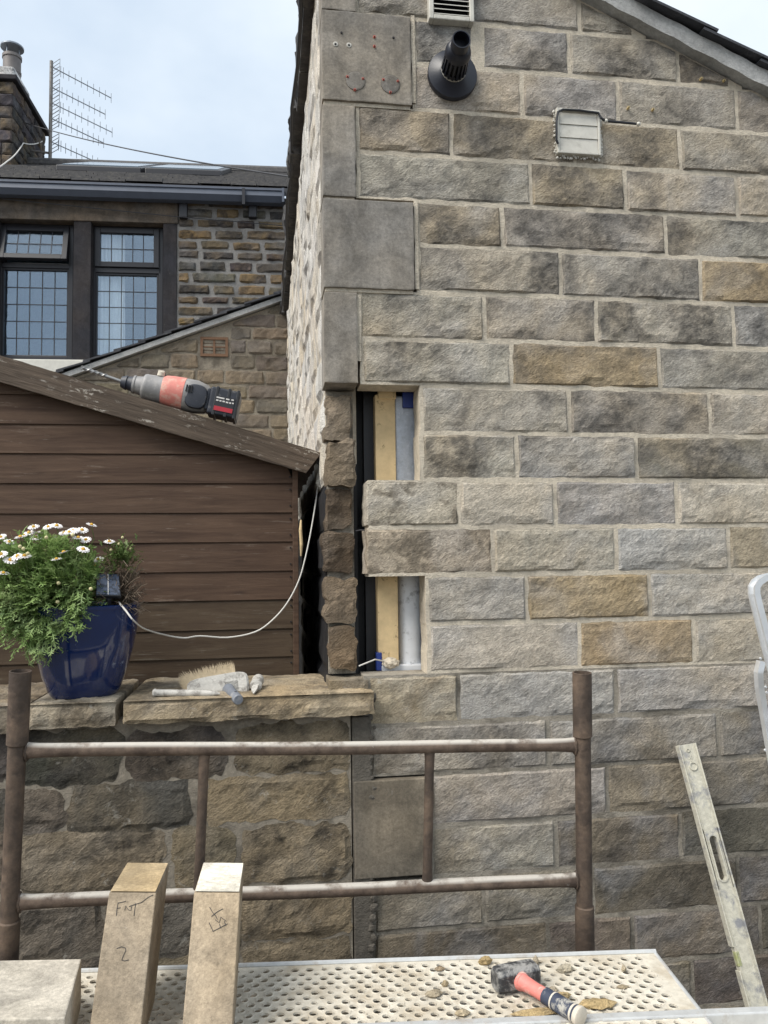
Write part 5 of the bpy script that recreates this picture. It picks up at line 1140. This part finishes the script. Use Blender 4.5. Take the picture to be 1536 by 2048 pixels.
for i in range(150):
    t = i/150*4; s_ = int(t); u = t-s_; p = [(a-0.004, z0+(z1-z0)*u), (a+(b_-a)*u, z0-0.006), (b_+0.003, z0+(z1-z0)*u), (b_+0.003, z0+(z1-z0)*u*0.4)][s_]; c = Vector((p[0]+rs.uniform(-.003, .006), -0.012, p[1]+rs.uniform(-.006, .006))); r_ = rs.uniform(0.002, 0.0055)
    bm = bmesh.new(); bmesh.ops.create_icosphere(bm, subdivisions=1, radius=r_); sm.add([v.co+c for v in bm.verts], [[v.index for v in f.verts] for f in bm.faces]); bm.free()
sm.build('sealant_bead', M['sealant'], gv)
cb = MB().tube([at(1116, 288, -0.03), at(1113, 280, -0.034), at(1113, 240, -0.034), at(1116, 224, -0.034), at(1126, 219, -0.032), at(1160, 221, -0.032), at(1197, 226, -0.03), at(1202, 236, -0.035), at(1211, 242, -0.028), at(1245, 245, -0.026), at(1279, 248, -0.026)], 0.0042, 8).build('black_cable', M['blackplastic'], None, smooth=True)
tag(cb, 'short black cable clipped to the wall round the flap vent', 'cable')
for x, y in ((1212, 242), (1277, 248)):
    p = at(x, y, -0.028); bm = bmesh.new(); bmesh.ops.create_icosphere(bm, subdivisions=2, radius=0.0075); put('cable_clip', [v.co+p for v in bm.verts], [[v.index for v in f.verts] for f in bm.faces], M['vent'], cb, smooth=True); bm.free()
# plugs, discs and drill holes in the quoins: parts of the house wall
def disc(x, y, r, Y, mat, name, dep=0.004, n=24, parent=gable):
    c = at(x, y, Y); return MB().loft([circ(c+Vector((0, dep, 0)), (0, -1, 0), r, n), circ(c, (0, -1, 0), r, n), circ(c-Vector((0, 0.0008, 0)), (0, -1, 0), r*0.86, n)]).build(name, mat, parent)
for x, y in ((711, 161), (781, 168)): disc(x, y, 0.0322, -0.0166, M['render'], 'plug_shadow'); disc(x, y, 0.0312, -0.0178, M['quoin'], 'stone_plug')
for x, y in ((695, 153), (726, 157), (710, 179), (767, 159), (796, 162), (781, 184), (749, 73), (749, 92)): disc(x, y, 0.0042, -0.0196, M['plugred'], 'wall_plug', n=12); disc(x, y, 0.0026, -0.0206, M['hole'], 'plug_hole', n=10)
for x, y, w_ in ((683, 65, 0), (671, 88, 1), (698, 90, 1), (787, 75, 0)):
    if w_: disc(x, y, 0.0085, -0.0166, M['sealant'], 'filler_ring', n=12)
    disc(x, y, 0.0038, -0.0180, M['hole'], 'drill_hole', n=10)
for x, y in ((1404, 156), (1449, 160), (1258, 214), (1307, 218)): disc(x, y, 0.0045, -0.0150, M['plugtan'], 'wall_plug', dep=0.012, n=12); disc(x, y, 0.0022, -0.0162, M['hole'], 'plug_hole', n=8)
# a loose end of white cable and weathered timber chip by the shed corner
ch_ = [at(602, 1040, 0.37), at(601, 1060, 0.36), at(603, 1090, 0.36), at(602, 1112, 0.37)]
tag(MB().tube(ch_, [0.003, 0.006, 0.006, 0.003], 8).build('bare_timber_sliver', M['stud'], shed))

# ================================================================ DRILL on the shed roof
YD = YB+0.035
def dpx(x, y, dy=0.0): return at(x, y, YD+dy)
dr = empty('hammer_drill', dpx(350, 812), 'dusty grey and red cordless hammer drill lying on the shed roof edge', 'drill')
c0_, c1_ = dpx(245, 764), dpx(415, 800); da = (c1_-c0_).normalized(); du = Vector((-da.z, 0, da.x))
if du.z < 0: du = -du
pxm = (c1_-c0_).length/math.hypot(170, 36)      # metres per picture pixel here
def dsec(t, r, ry=None, off=0.0, n=28, e=2.0):
    p = c0_+da*t*pxm+du*off*pxm; ry = r if ry is None else ry; out = []
    for k in range(n):
        a = 2*math.pi*k/n; c, s = math.cos(a), math.sin(a); q = (abs(c)**e+abs(s)**e)**(-1/e); out.append(p+du*c*q*r*pxm+Vector((0, 1, 0))*s*q*ry*pxm)
    return out
MB().tube([dpx(166, 736), dpx(200, 748), dpx(243, 763)], [0.0055, 0.0055, 0.006], 10).build('bit_shank', M['steelbit'], dr, smooth=True)
hx = MB(); 
for k in range(2):
    P = []
    for i in range(40): t = i/39; p = dpx(163, 735).lerp(dpx(214, 753), t); a = t*16+k*math.pi; P.append(p+(du*math.cos(a)+Vector((0, 1, 0))*math.sin(a))*0.0055)
    hx.tube(P, 0.0027, 5)
hx.build('bit_flute', M['steelbit'], dr, smooth=True)
MB().loft([dsec(-3, 5), dsec(-2, 11), dsec(6, 14.5), dsec(9, 15.5), dsec(10, 13.5), dsec(18, 15), dsec(22, 17)]).build('chuck', M['drilldark'], dr, smooth=True)
MB().loft([dsec(21, 15), dsec(22, 18.5), dsec(26, 19), dsec(27, 17.5), dsec(40, 20), dsec(43, 25), dsec(47, 27), dsec(51, 26.5), dsec(70, 28), dsec(88, 29)]).build('gear_case', M['drillgrey'], dr, smooth=True)
MB().loft([dsec(80, 28), dsec(86, 31, off=1), dsec(100, 33, off=1), dsec(126, 34.5, off=1), dsec(127, 33, off=1)]).build('red_band', M['drillred'], dr, smooth=True)
MB().loft([dsec(125, 33.5, off=1), dsec(128, 34, off=1), dsec(131, 34, off=1), dsec(150, 34, 30, 1, e=2.6), dsec(172, 29, 27, 0, e=2.8), dsec(176, 25, 24, 0, e=3)]).build('motor_housing', M['drillgrey'], dr, smooth=True)
capc = c0_+da*153*pxm-Vector((0, 29*pxm, 0))+du*(-3)*pxm; V = []; rings = []
for (sc, dy) in ((1.0, 0.012), (1.0, 0.0), (0.93, -0.005), (0.7, -0.007)):
    rings.append([capc+da*sc*22*pxm*math.cos(a)*(abs(math.cos(a))**2.8+abs(math.sin(a))**2.8)**(-1/2.8)+du*sc*25*pxm*math.sin(a)*(abs(math.cos(a))**2.8+abs(math.sin(a))**2.8)**(-1/2.8)+Vector((0, dy, 0)) for a in [2*math.pi*k/32 for k in range(32)]])
MB().loft(rings).build('end_cap', M['drilldark'], dr, smooth=True)
def dbox(t0, t1, o0, o1, y0, y1): 
    P = []
    for o_ in (o0, o1):
        for (t, y) in ((t0, y0), (t1, y0), (t1, y1), (t0, y1)): P.append(c0_+da*t*pxm+du*o_*pxm+Vector((0, y, 0)))
    return MB().hexa(P)
dbox(172, 180, -24, 20, -0.045, 0.05).build('battery_mount', M['drilldark'], dr, bevel=0.004)
bt = dbox(179, 240, -31, 25, -0.052, 0.055).build('battery', M['drilldark'], dr, bevel=0.007, seg=3)
for t in (190, 214, 232): dbox(t, t+6, -33, 27, -0.054, 0.057).build('battery_rib', M['blackplastic'], bt, bevel=0.002)
dbox(192, 231, -24, 8, -0.0555, -0.050).build('battery_label', M['blackplastic'], bt)
dbox(192.5, 230.5, -23, -14, -0.0565, -0.052).build('label_band', M['labelred'], bt)
lt_ = MB()
for (t0, t1, o) in ((194, 210, 4), (213, 220, 4), (224, 229, 4.5), (194, 199, -2), (201, 205, -2), (207, 212, -2), (214, 219, -2.5), (221, 225, -2.5), (227, 230, -2)): lt_.add(dbox(t0, t1, o-1.6, o+1.2, -0.0565, -0.0555).V, [(0, 3, 2, 1), (4, 5, 6, 7), (0, 1, 5, 4), (1, 2, 6, 5), (2, 3, 7, 6), (3, 0, 4, 7)])
lt_.build('label_print', M['labelwhite'], bt)
kp = c0_+da*73*pxm+du*30*pxm-Vector((0, 0.012, 0)); MB().loft([circ(kp-du*0.006, du, 0.013, 14), circ(kp+du*0.008, du, 0.012, 14), circ(kp+du*0.011, du, 0.007, 14)]).build('selector_knob', M['dust'], dr, smooth=True)
dbox(66, 80, 33, 39, -0.018, -0.004).build('selector_lever', M['dust'], dr, bevel=0.003)
for t in (132, 137, 142): dbox(t-1, t+1.2, 2, 16, -0.061, -0.04).build('vent_slot', M['hole'], dr)
# D handle behind, resting on the roof
MB().tube([c0_+da*165*pxm+Vector((0, 0.04, 0)), c0_+da*190*pxm+Vector((0, 0.10, -0.01)), c0_+da*215*pxm+Vector((0, 0.11, -0.02)), c0_+da*225*pxm+Vector((0, 0.05, -0.02))], 0.014, 10).build('handle', M['drilldark'], dr, smooth=True)

# ================================================================ BRUSH AND CHISELS on the coping
def cp_(x, y, Y=0.0): return at(x, y, Y)
br = empty('masonry_brush', cp_(440, 1400, 0.06), 'mortar caked masonry brush with bristles turned up on the coping', 'brush')
pc_ = cp_(437, 1376, 0.05); bu = (cp_(487, 1367, 0.05)-pc_).normalized(); bv = Vector((0, 0.30, 0.95)); bv = (bv-bu*bv.dot(bu)).normalized(); bn = bu.cross(bv)
if bn.y > 0: bn = -bn
hw, hh_ = 0.0935, 0.039; rings = []
for (sc, d) in ((0.94, -0.020), (1.0, -0.015), (1.0, 0.010), (0.94, 0.016)):
    rings.append([pc_+bu*hw*sc*math.cos(a)*(abs(math.cos(a))**5+abs(math.sin(a))**5)**(-1/5)*(1.0)+bv*hh_*sc*math.sin(a)*(abs(math.cos(a))**5+abs(math.sin(a))**5)**(-1/5)+bn*d for a in [2*math.pi*k/40 for k in range(40)]])
MB().loft(rings).build('brush_stock', M['whitewash'], br, smooth=True)
bs = MB(); rb = random.Random(6)
for k in range(2200):
    s_, t_ = rb.uniform(-0.98, 0.60), rb.uniform(0.0, 0.95); p = pc_+bu*hw*s_*0.98+bv*hh_*t_*0.9-bn*0.014
    d = (-bn*0.30+bv*0.85-bu*(0.12+0.75*max(0, -s_-0.2))+Vector((rb.uniform(-.16, .16), rb.uniform(-.1, .1), rb.uniform(-.1, .1)))).normalized(); l = rb.uniform(0.040, 0.058); q = p+d*l; m_ = p.lerp(q, 0.5)+Vector((rb.uniform(-.002, .002), 0, rb.uniform(-.002, .002)))
    w_ = bu*0.0009; b = len(bs.V); bs.V += [p-w_, p+w_, m_+w_, m_-w_, q]; bs.F += [[b, b+1, b+2, b+3], [b+3, b+2, b+4]]
tag(put('bristles', bs.V, bs.F, M['bristle'], br), kind='stuff')
h0 = pc_+bu*0.030-bv*0.012+bn*0.012; h1 = cp_(477, 1400, -0.085); MB().loft([circ(h0, h1-h0, 0.019, 16), circ(h0.lerp(h1, 0.2), h1-h0, 0.0155, 16), circ(h0.lerp(h1, 0.95), h1-h0, 0.0155, 16), circ(h1, h1-h0, 0.0135, 16)]).build('handle', M['greyplastic'], br, smooth=True)
MB().loft([circ(h0.lerp(h1, 0.72)+Vector((0, 0, 0.0152)), (0, 0, 1), 0.004, 8), circ(h0.lerp(h1, 0.72)+Vector((0, 0, 0.0162)), (0, 0, 1), 0.0035, 8)]).build('hanging_hole', M['hole'], br)
MB().hexa([h0+bu*x+bv*y+bn*z for z in (-0.012, 0.004) for (x, y) in ((-0.012, -0.012), (0.035, -0.012), (0.035, 0.026), (-0.012, 0.026))]).build('ferrule', M['whitewash'], br, bevel=0.003)
e0, e1c = cp_(306, 1397, -0.015), cp_(440, 1403, -0.045); e0.z = CZ+0.013; e1c.z = CZ+0.008; cx_ = (e1c-e0).normalized()
c1 = empty('cold_chisel', e0.lerp(e1c, 0.5), 'mortar covered cold chisel lying along the coping edge', 'chisel')
MB().loft([circ(e0.lerp(e1c, t), cx_, r, 10) for t, r in ((0, 0.0095), (0.02, 0.0125), (0.035, 0.0125), (0.05, 0.0105), (0.40, 0.0105), (0.43, 0.0115), (0.78, 0.0098), (0.9, 0.0075), (1.0, 0.0025))]).build('shaft', M['whitewash'], c1, smooth=True)
f0, f1 = cp_(517, 1362, 0.12), cp_(507, 1404, -0.04); f0.z = CZ+0.024; f1.z = CZ+0.010; ax_ = (f1-f0).normalized()
c2 = empty('scraper', f0.lerp(f1, 0.5), 'short whitewashed scraper with round handle pointing out over the coping', 'scraper')
MB().loft([circ(f0.lerp(f1, t), ax_, r, 16) for t, r in ((-0.04, 0.010), (0, 0.017), (0.12, 0.0195), (0.3, 0.0175), (0.42, 0.0155), (0.45, 0.019), (0.52, 0.019), (0.54, 0.012))]).build('handle', M['whitewash'], c2, smooth=True)
mb = MB(); sdv = ax_.cross(Vector((0, 0, 1))).normalized(); 
g0, g1, g2 = f0.lerp(f1, 0.5), f0.lerp(f1, 0.85), f1+ax_*0.02; up3 = Vector((0, 0, 0.004))
mb.loft([[g0-sdv*0.0085-up3, g0+sdv*0.0085-up3, g0+sdv*0.0085+up3, g0-sdv*0.0085+up3], [g1-sdv*0.009-up3, g1+sdv*0.009-up3, g1+sdv*0.009+up3, g1-sdv*0.009+up3], [g2-sdv*0.004-up3*0.3, g2-sdv*0.001-up3*0.3, g2-sdv*0.001+up3*0.3, g2-sdv*0.004+up3*0.3]]); mb.build('blade', M['whitewash'], c2)
def chip(name, p, s, seed, mat, label, col, cat='stone chip', flat=0.6):
    bm = bmesh.new(); bmesh.ops.create_icosphere(bm, subdivisions=2, radius=1.0); off = Vector((seed*7.7, seed*1.3, 0)); V = []
    for v in bm.verts:
        c = v.co.copy(); c = Vector((round(c.x*1.6)/1.6*0.55+c.x*0.45, round(c.y*1.6)/1.6*0.55+c.y*0.45, max(-0.6, c.z))); k = 1+0.32*noise.noise(v.co*1.1+off); V.append(Vector((c.x*s[0]*k, c.y*s[1]*k, (c.z+0.6)*s[2]*k*0.8)) + p)
    o = put(name, V, [[v.index for v in f.verts] for f in bm.faces], mat, None, color=col, base=True); bm.free(); tag(o, label, cat, 'stone chips and debris'); return o
chip('stone_chip', cp_(456, 1404, -0.045), (0.009, 0.008, 0.010), 3, M['whitewash'], 'tiny white mortar crumb beside the brush handle', (0.6, 0.58, 0.5))

# ================================================================ HAMMER and debris on the staging
hp = atz(1032, 1978, ZP); hl = (atz(1090, 1966, ZP)-hp).normalized(); hd = Vector((hl.y, -hl.x, 0)); hm = empty('club_hammer', hp, 'club hammer with dusty head and pink red handle on the staging', 'hammer')
hb = 0.0245; hc = hp+Vector((0, 0, hb+0.003))
rings = []
for s_, k in ((-0.052, 0.80), (-0.047, 0.97), (-0.030, 1.0), (0.030, 1.0), (0.047, 0.97), (0.052, 0.80)):
    rings.append([hc+hl*s_+hd*(x*hb*k)+Vector((0, 0, z*hb*k)) for x, z in ((-1, -0.62), (-0.62, -1), (0.62, -1), (1, -0.62), (1, 0.62), (0.62, 1), (-0.62, 1), (-1, 0.62))])
MB().loft(rings).build('head', M['hammer'], hm)
q0 = hc+hd*0.018; q1 = atz(1162, 2034, ZP+0.020); hv = (q1-q0).normalized()
def hs(t, r, r2=None): 
    p = q0.lerp(q1, t); a = hv.cross(Vector((0, 0, 1))).normalized(); b_ = hv.cross(a); r2 = r2 or r; return [p+a*r*math.cos(2*math.pi*k/18)+b_*r2*math.sin(2*math.pi*k/18) for k in range(18)]
MB().loft([hs(0, 0.0185), hs(0.06, 0.0185), hs(0.09, 0.0165), hs(0.28, 0.0145), hs(0.45, 0.0150)]).build('handle', M['handlered'], hm, smooth=True)
MB().loft([hs(0.02, 0.0198), hs(0.055, 0.0196), hs(0.075, 0.0165)]).build('collar', M['handlered'], hm, smooth=True)
MB().loft([hs(0.43, 0.0150), hs(0.44, 0.0172), hs(0.56, 0.0168), hs(0.60, 0.0180), hs(0.80, 0.0170), hs(0.90, 0.0176), hs(0.95, 0.0185)]).build('grip', M['griprubber'], hm, smooth=True)
MB().loft([hs(0.575, 0.0178), hs(0.590, 0.0183), hs(0.605, 0.0178)]).build('grip_ring', M['dust'], hm, smooth=True); MB().loft([hs(0.88, 0.0178), hs(0.895, 0.0183), hs(0.91, 0.0180)]).build('grip_ring', M['dust'], hm, smooth=True)
MB().loft([hs(0.94, 0.0188), hs(0.97, 0.0200), hs(1.0, 0.0196), hs(1.012, 0.0165)]).build('butt', M['dust'], hm, smooth=True)
GOLD = (0.42, 0.31, 0.16); BUF = (0.40, 0.34, 0.25)
for i, (x, y, s, c, l) in enumerate((
  (970, 1928, (0.016, 0.013, 0.014), GOLD, 'honey coloured stone chip at the far edge, left of the hammer head'),
  (1195, 2012, (0.034, 0.020, 0.010), GOLD, 'large flat honey coloured flake right of the hammer handle'),
  (1125, 1996, (0.019, 0.010, 0.010), GOLD, 'brown wedge shaped chip just behind the hammer handle'),
  (1104, 1982, (0.013, 0.009, 0.006), BUF, 'thin buff flake between hammer head and handle'),
  (1131, 1942, (0.019, 0.012, 0.011), (0.40, 0.38, 0.33), 'grey pointed stone chip right of the hammer head'),
  (1072, 1930, (0.007, 0.006, 0.016), BUF, 'upright sharp chip touching the hammer head on its right'),
  (868, 1992, (0.017, 0.012, 0.009), (0.30, 0.23, 0.14), 'small brown chip in the middle of the staging'),
  (925, 2030, (0.016, 0.011, 0.009), BUF, 'buff chip near the front edge left of the hammer'),
  (1080, 2027, (0.055, 0.014, 0.007), GOLD, 'long thin honey coloured shard under the hammer handle'),
  (1248, 1943, (0.006, 0.006, 0.011), BUF, 'tiny spiky crumb near the right end of the staging'),
  (890, 1972, (0.008, 0.006, 0.010), BUF, 'tiny pale crumb standing among the holes'),
  (1245, 1975, (0.012, 0.009, 0.004), BUF, 'thin flat crumb right of the honey flake'),
  (880, 1940, (0.012, 0.008, 0.006), (0.34, 0.26, 0.17), 'small brown crumb near the far edge, left of the chips'))):
    chip('stone_chip', atz(x, y, ZP+0.001), s, i+11, M['chip'], l, c)
# fine grit
gt = MB(); rg = random.Random(15)
for k in range(420):
    s_ = rg.random()**1.3*1.25; t_ = rg.uniform(0.01, TMAX-0.01); p = sp_(s_+0.03, t_, 0.001); r_ = rg.uniform(0.0008, 0.0032); b = len(gt.V)
    gt.V += [p+Vector((rg.uniform(-1, 1)*r_, rg.uniform(-1, 1)*r_, 0)) for _ in range(3)]+[p+Vector((0, 0, r_*1.2))]; gt.F += [[b, b+1, b+3], [b+1, b+2, b+3], [b+2, b, b+3]]
o = put('grit', gt.V, gt.F, M['dust'], None, base=True); tag(o, 'fine stone grit scattered over the staging', 'grit', kind='stuff')

# ================================================================ SPIRIT LEVEL leaning on the wall
T0 = at(1371, 1489, -0.045); B0 = at(1513, 2010, -0.27); la = (T0-B0).normalized(); Bg = B0-la*((B0.z-0.03)/la.z); LL = (T0-Bg).length
lw = la.cross(Vector((0, 1, 0))).normalized(); 
if lw.x < 0: lw = -lw
ld = la.cross(lw).normalized()
if ld.y > 0: ld = -ld           # towards the viewer
lv_ = empty('spirit_level', Bg, 'long cement splashed spirit level leaning against the gable wall', 'spirit level')
hw = 0.0305; hd_ = 0.0125
def lpnt(s, x, d): return T0-la*s+lw*x+ld*d
def lbox(s0, s1, x0, x1, d0, d1): return MB().hexa([lpnt(s1, x0, d0), lpnt(s1, x1, d0), lpnt(s1, x1, d1), lpnt(s1, x0, d1), lpnt(s0, x0, d0), lpnt(s0, x1, d0), lpnt(s0, x1, d1), lpnt(s0, x0, d1)])
# where things are along the level, from the picture
def along(y): # picture y on the face
    d = ray(1371+(y-1489)*0.2726, y); n_ = ld; t = ((T0+ld*hd_)-CAM).dot(n_)/d.dot(n_); return (T0-(CAM+d*t)).dot(la)
s1_, s2_ = along(1672), along(1762); g1_, g2_ = along(1892), along(1940)
lbox(0, g1_, -hw, -hw+0.0045, -hd_, hd_).build('flange', M['level'], lv_, bevel=0.001); lbox(g2_, LL, -hw, -hw+0.0045, -hd_, hd_).build('flange', M['level'], lv_, bevel=0.001)
lbox(0, LL, hw-0.0045, hw, -hd_, hd_).build('flange', M['level'], lv_, bevel=0.001)
wi = hw-0.0045; wd_ = hd_-0.0035; web = MB()
for (p, q) in ((0.0, s1_-0.022), (s2_+0.022, LL)):
    nn = 12; web.add(lbox(p, q, -wi, wi, -wd_, wd_).V, [(0, 3, 2, 1), (4, 5, 6, 7), (0, 1, 5, 4), (1, 2, 6, 5), (2, 3, 7, 6), (3, 0, 4, 7)])
sm_, hl_ = (s1_+s2_)/2, (s2_-s1_)/2; rr_ = 0.0125; nst = 32; out_, inn_, rim_ = [], [], []
for k in range(nst):
    a = 2*math.pi*(k+0.5)/nst; c, s = math.cos(a), math.sin(a); off = (hl_-rr_)*(1 if c > 0 else -1); inn_.append((sm_+off+rr_*c, rr_*s)); rim_.append((sm_+off+(rr_+0.0045)*c, (rr_+0.0045)*s))
    ca, sa = (off+rr_*c), rr_*s; q = min((hl_+0.022)/max(1e-6, abs(ca)), wi/max(1e-6, abs(sa))); out_.append((sm_+ca*q, sa*q))
b = len(web.V)
for ringL, d in ((out_, wd_), (rim_, wd_), (rim_, wd_+0.003), (inn_, wd_+0.003), (inn_, -wd_), (out_, -wd_)): web.V += [lpnt(s, x, d) for s, x in ringL]
for L2 in range(5):
    for k in range(nst): web.F.append([b+L2*nst+k, b+L2*nst+(k+1) % nst, b+(L2+1)*nst+(k+1) % nst, b+(L2+1)*nst+k])
for sx, ss in ((1, 1), (1, -1), (-1, 1), (-1, -1)):   # fill the four corners
    cs, cxx = sm_+ss*(hl_+0.022), sx*wi
    near_ = sorted(range(nst), key=lambda k: (out_[k][0]-cs)**2+(out_[k][1]-cxx)**2)[:2]
    web.add([lpnt(cs, cxx, wd_), lpnt(*out_[near_[0]], wd_), lpnt(*out_[near_[1]], wd_)], [[0, 1, 2]])
web.build('web', M['level'], lv_)
for (x0, x1, d0, d1) in ((-wi+0.004, -wi+0.006, wd_, wd_+0.002), (wi-0.006, wi-0.004, wd_, wd_+0.002)): lbox(0.004, LL, x0, x1, d0, d1).build('ridge', M['level'], lv_)
c = lpnt(along(1533), 0.001, wd_); MB().loft([circ(c, ld, 0.013, 20), circ(c+ld*0.004, ld, 0.013, 20), circ(c+ld*0.004, ld, 0.0105, 20), circ(c+ld*0.001, ld, 0.010, 20)]).build('plumb_vial', M['level'], lv_, smooth=True)
c = lpnt(along(1501), -0.002, wd_); MB().loft([circ(c, ld, 0.006, 14), circ(c+ld*0.003, ld, 0.006, 14), circ(c+ld*0.003, ld, 0.004, 14), circ(c+ld*0.001, ld, 0.004, 14)]).build('boss', M['level'], lv_, smooth=True)
ms = MB()
for (p, q) in (((1512, -0.006), (1519, 0.004)), ((1512, 0.004), (1519, -0.006)), ((1521, -0.004), (1525, 0.005))): ms.tube([lpnt(along(p[0]), p[1], wd_+0.0005), lpnt(along(q[0]), q[1], wd_+0.0005)], 0.001, 5)
ms.build('embossed_mark', M['level'], lv_)
lbox(g1_+0.012, g2_-0.01, -hw+0.003, -hw+0.016, -0.007, wd_+0.002).build('spirit_vial', M['vial'], lv_, bevel=0.003)

# ================================================================ STEP LADDER at the right edge
la0 = empty('step_ladder', (1.5, -0.4, 0), 'aluminium step ladder with rounded top rail at the right edge', 'ladder')
YL = -0.38
def ladpath(pts, Y): return [at(x, y, Y+dy) for x, y, dy in pts]
def bar(name, P, wx, dy, mat, parent, out=None):
    """flat bar with its broad face turned to the left and a bright lip towards the viewer"""
    rings = []; P = [Vector(p) for p in P]
    for i, p in enumerate(P):
        t = (P[min(i+1, len(P)-1)]-P[max(i-1, 0)]).normalized(); n_ = t.cross(Vector((0, 1, 0))).normalized(); y_ = n_.cross(t).normalized()
        rings.append([p+n_*x+y_*y for x, y in ((-wx, -dy), (wx, -dy), (wx, -dy*0.7), (-wx*0.2, -dy*0.7), (-wx*0.2, dy*0.7), (wx, dy*0.7), (wx, dy), (-wx, dy))])
    return MB().loft(rings).build(name, mat, parent)
cxp, r_a = 1546, 46; arc = []
left = [(1600, 1620), (1572, 1470), (1544, 1330), (1525, 1250), (1512, 1205)]
g0_ = at(1544, 1330, YL); g1__ = at(1512, 1205, YL); dl = (g0_-g1__).normalized(); foot = g1__+dl*((0.02-g1__.z)/dl.z)
tl = [foot, foot.lerp(g1__, 0.5), g0_, g1__]
topc = [at(1508, 1188, YL), at(1508, 1174, YL), at(1514, 1164, YL), at(1524, 1157, YL), at(1540, 1153, YL)]
span = Vector((0.40, 0.03, 0)); tr_ = [p+span*1.0 for p in topc[::-1]]
tr_ = []
ctr = (topc[0]+Vector((0.20, 0, 0)))
for p in topc[::-1]: tr_.append(Vector((2*ctr.x-p.x, p.y, p.z)))
g1r = Vector((2*ctr.x-g1__.x, g1__.y, g1__.z)); dr_ = Vector((dl.x, dl.y, dl.z)); footr = g1r+dl*((0.02-g1r.z)/dl.z)
bar('stile', tl+topc+tr_+[g1r, g1r.lerp(footr, 0.5), footr], 0.009, 0.017, M['alu'], la0)
# rear legs, a tube with a swelling at the hinge
rh = [at(1522, 1322, YL+0.09), at(1517, 1345, YL+0.09), at(1519, 1375, YL+0.095), at(1532, 1450, YL+0.10)]; dd_ = (rh[3]-rh[2]).normalized(); fr_ = rh[3]+dd_*((0.02-rh[3].z)/dd_.z)
for off in (Vector(), Vector((0.36, 0, 0))): bar('rear_leg', [p+off for p in rh+[rh[3].lerp(fr_, 0.5), fr_]], 0.009, 0.010, M['alu'], la0)
for k in range(1, 5):
    p = g1__+dl*(0.23*k); q = p+Vector((0.36, 0, 0)); MB().hexa([p+Vector((0.01, -0.03, -0.012)), q+Vector((0, -0.03, -0.012)), q+Vector((0, 0.04, -0.012)), p+Vector((0.01, 0.04, -0.012)), p+Vector((0.01, -0.03, 0.012)), q+Vector((0, -0.03, 0.012)), q+Vector((0, 0.04, 0.012)), p+Vector((0.01, 0.04, 0.012))]).build('tread', M['alu'], la0, bevel=0.003)
for (x, y) in ((1521, 1317), (1531, 1374), (1533, 1385), (1530, 1500)):
    c = at(x, y, YL-0.024); MB().loft([circ(c, (0, -1, 0), 0.004, 10), circ(c-Vector((0, 0.003, 0)), (0, -1, 0), 0.003, 10)]).build('rivet', M['alu'], la0)
S.render.engine = 'CYCLES'
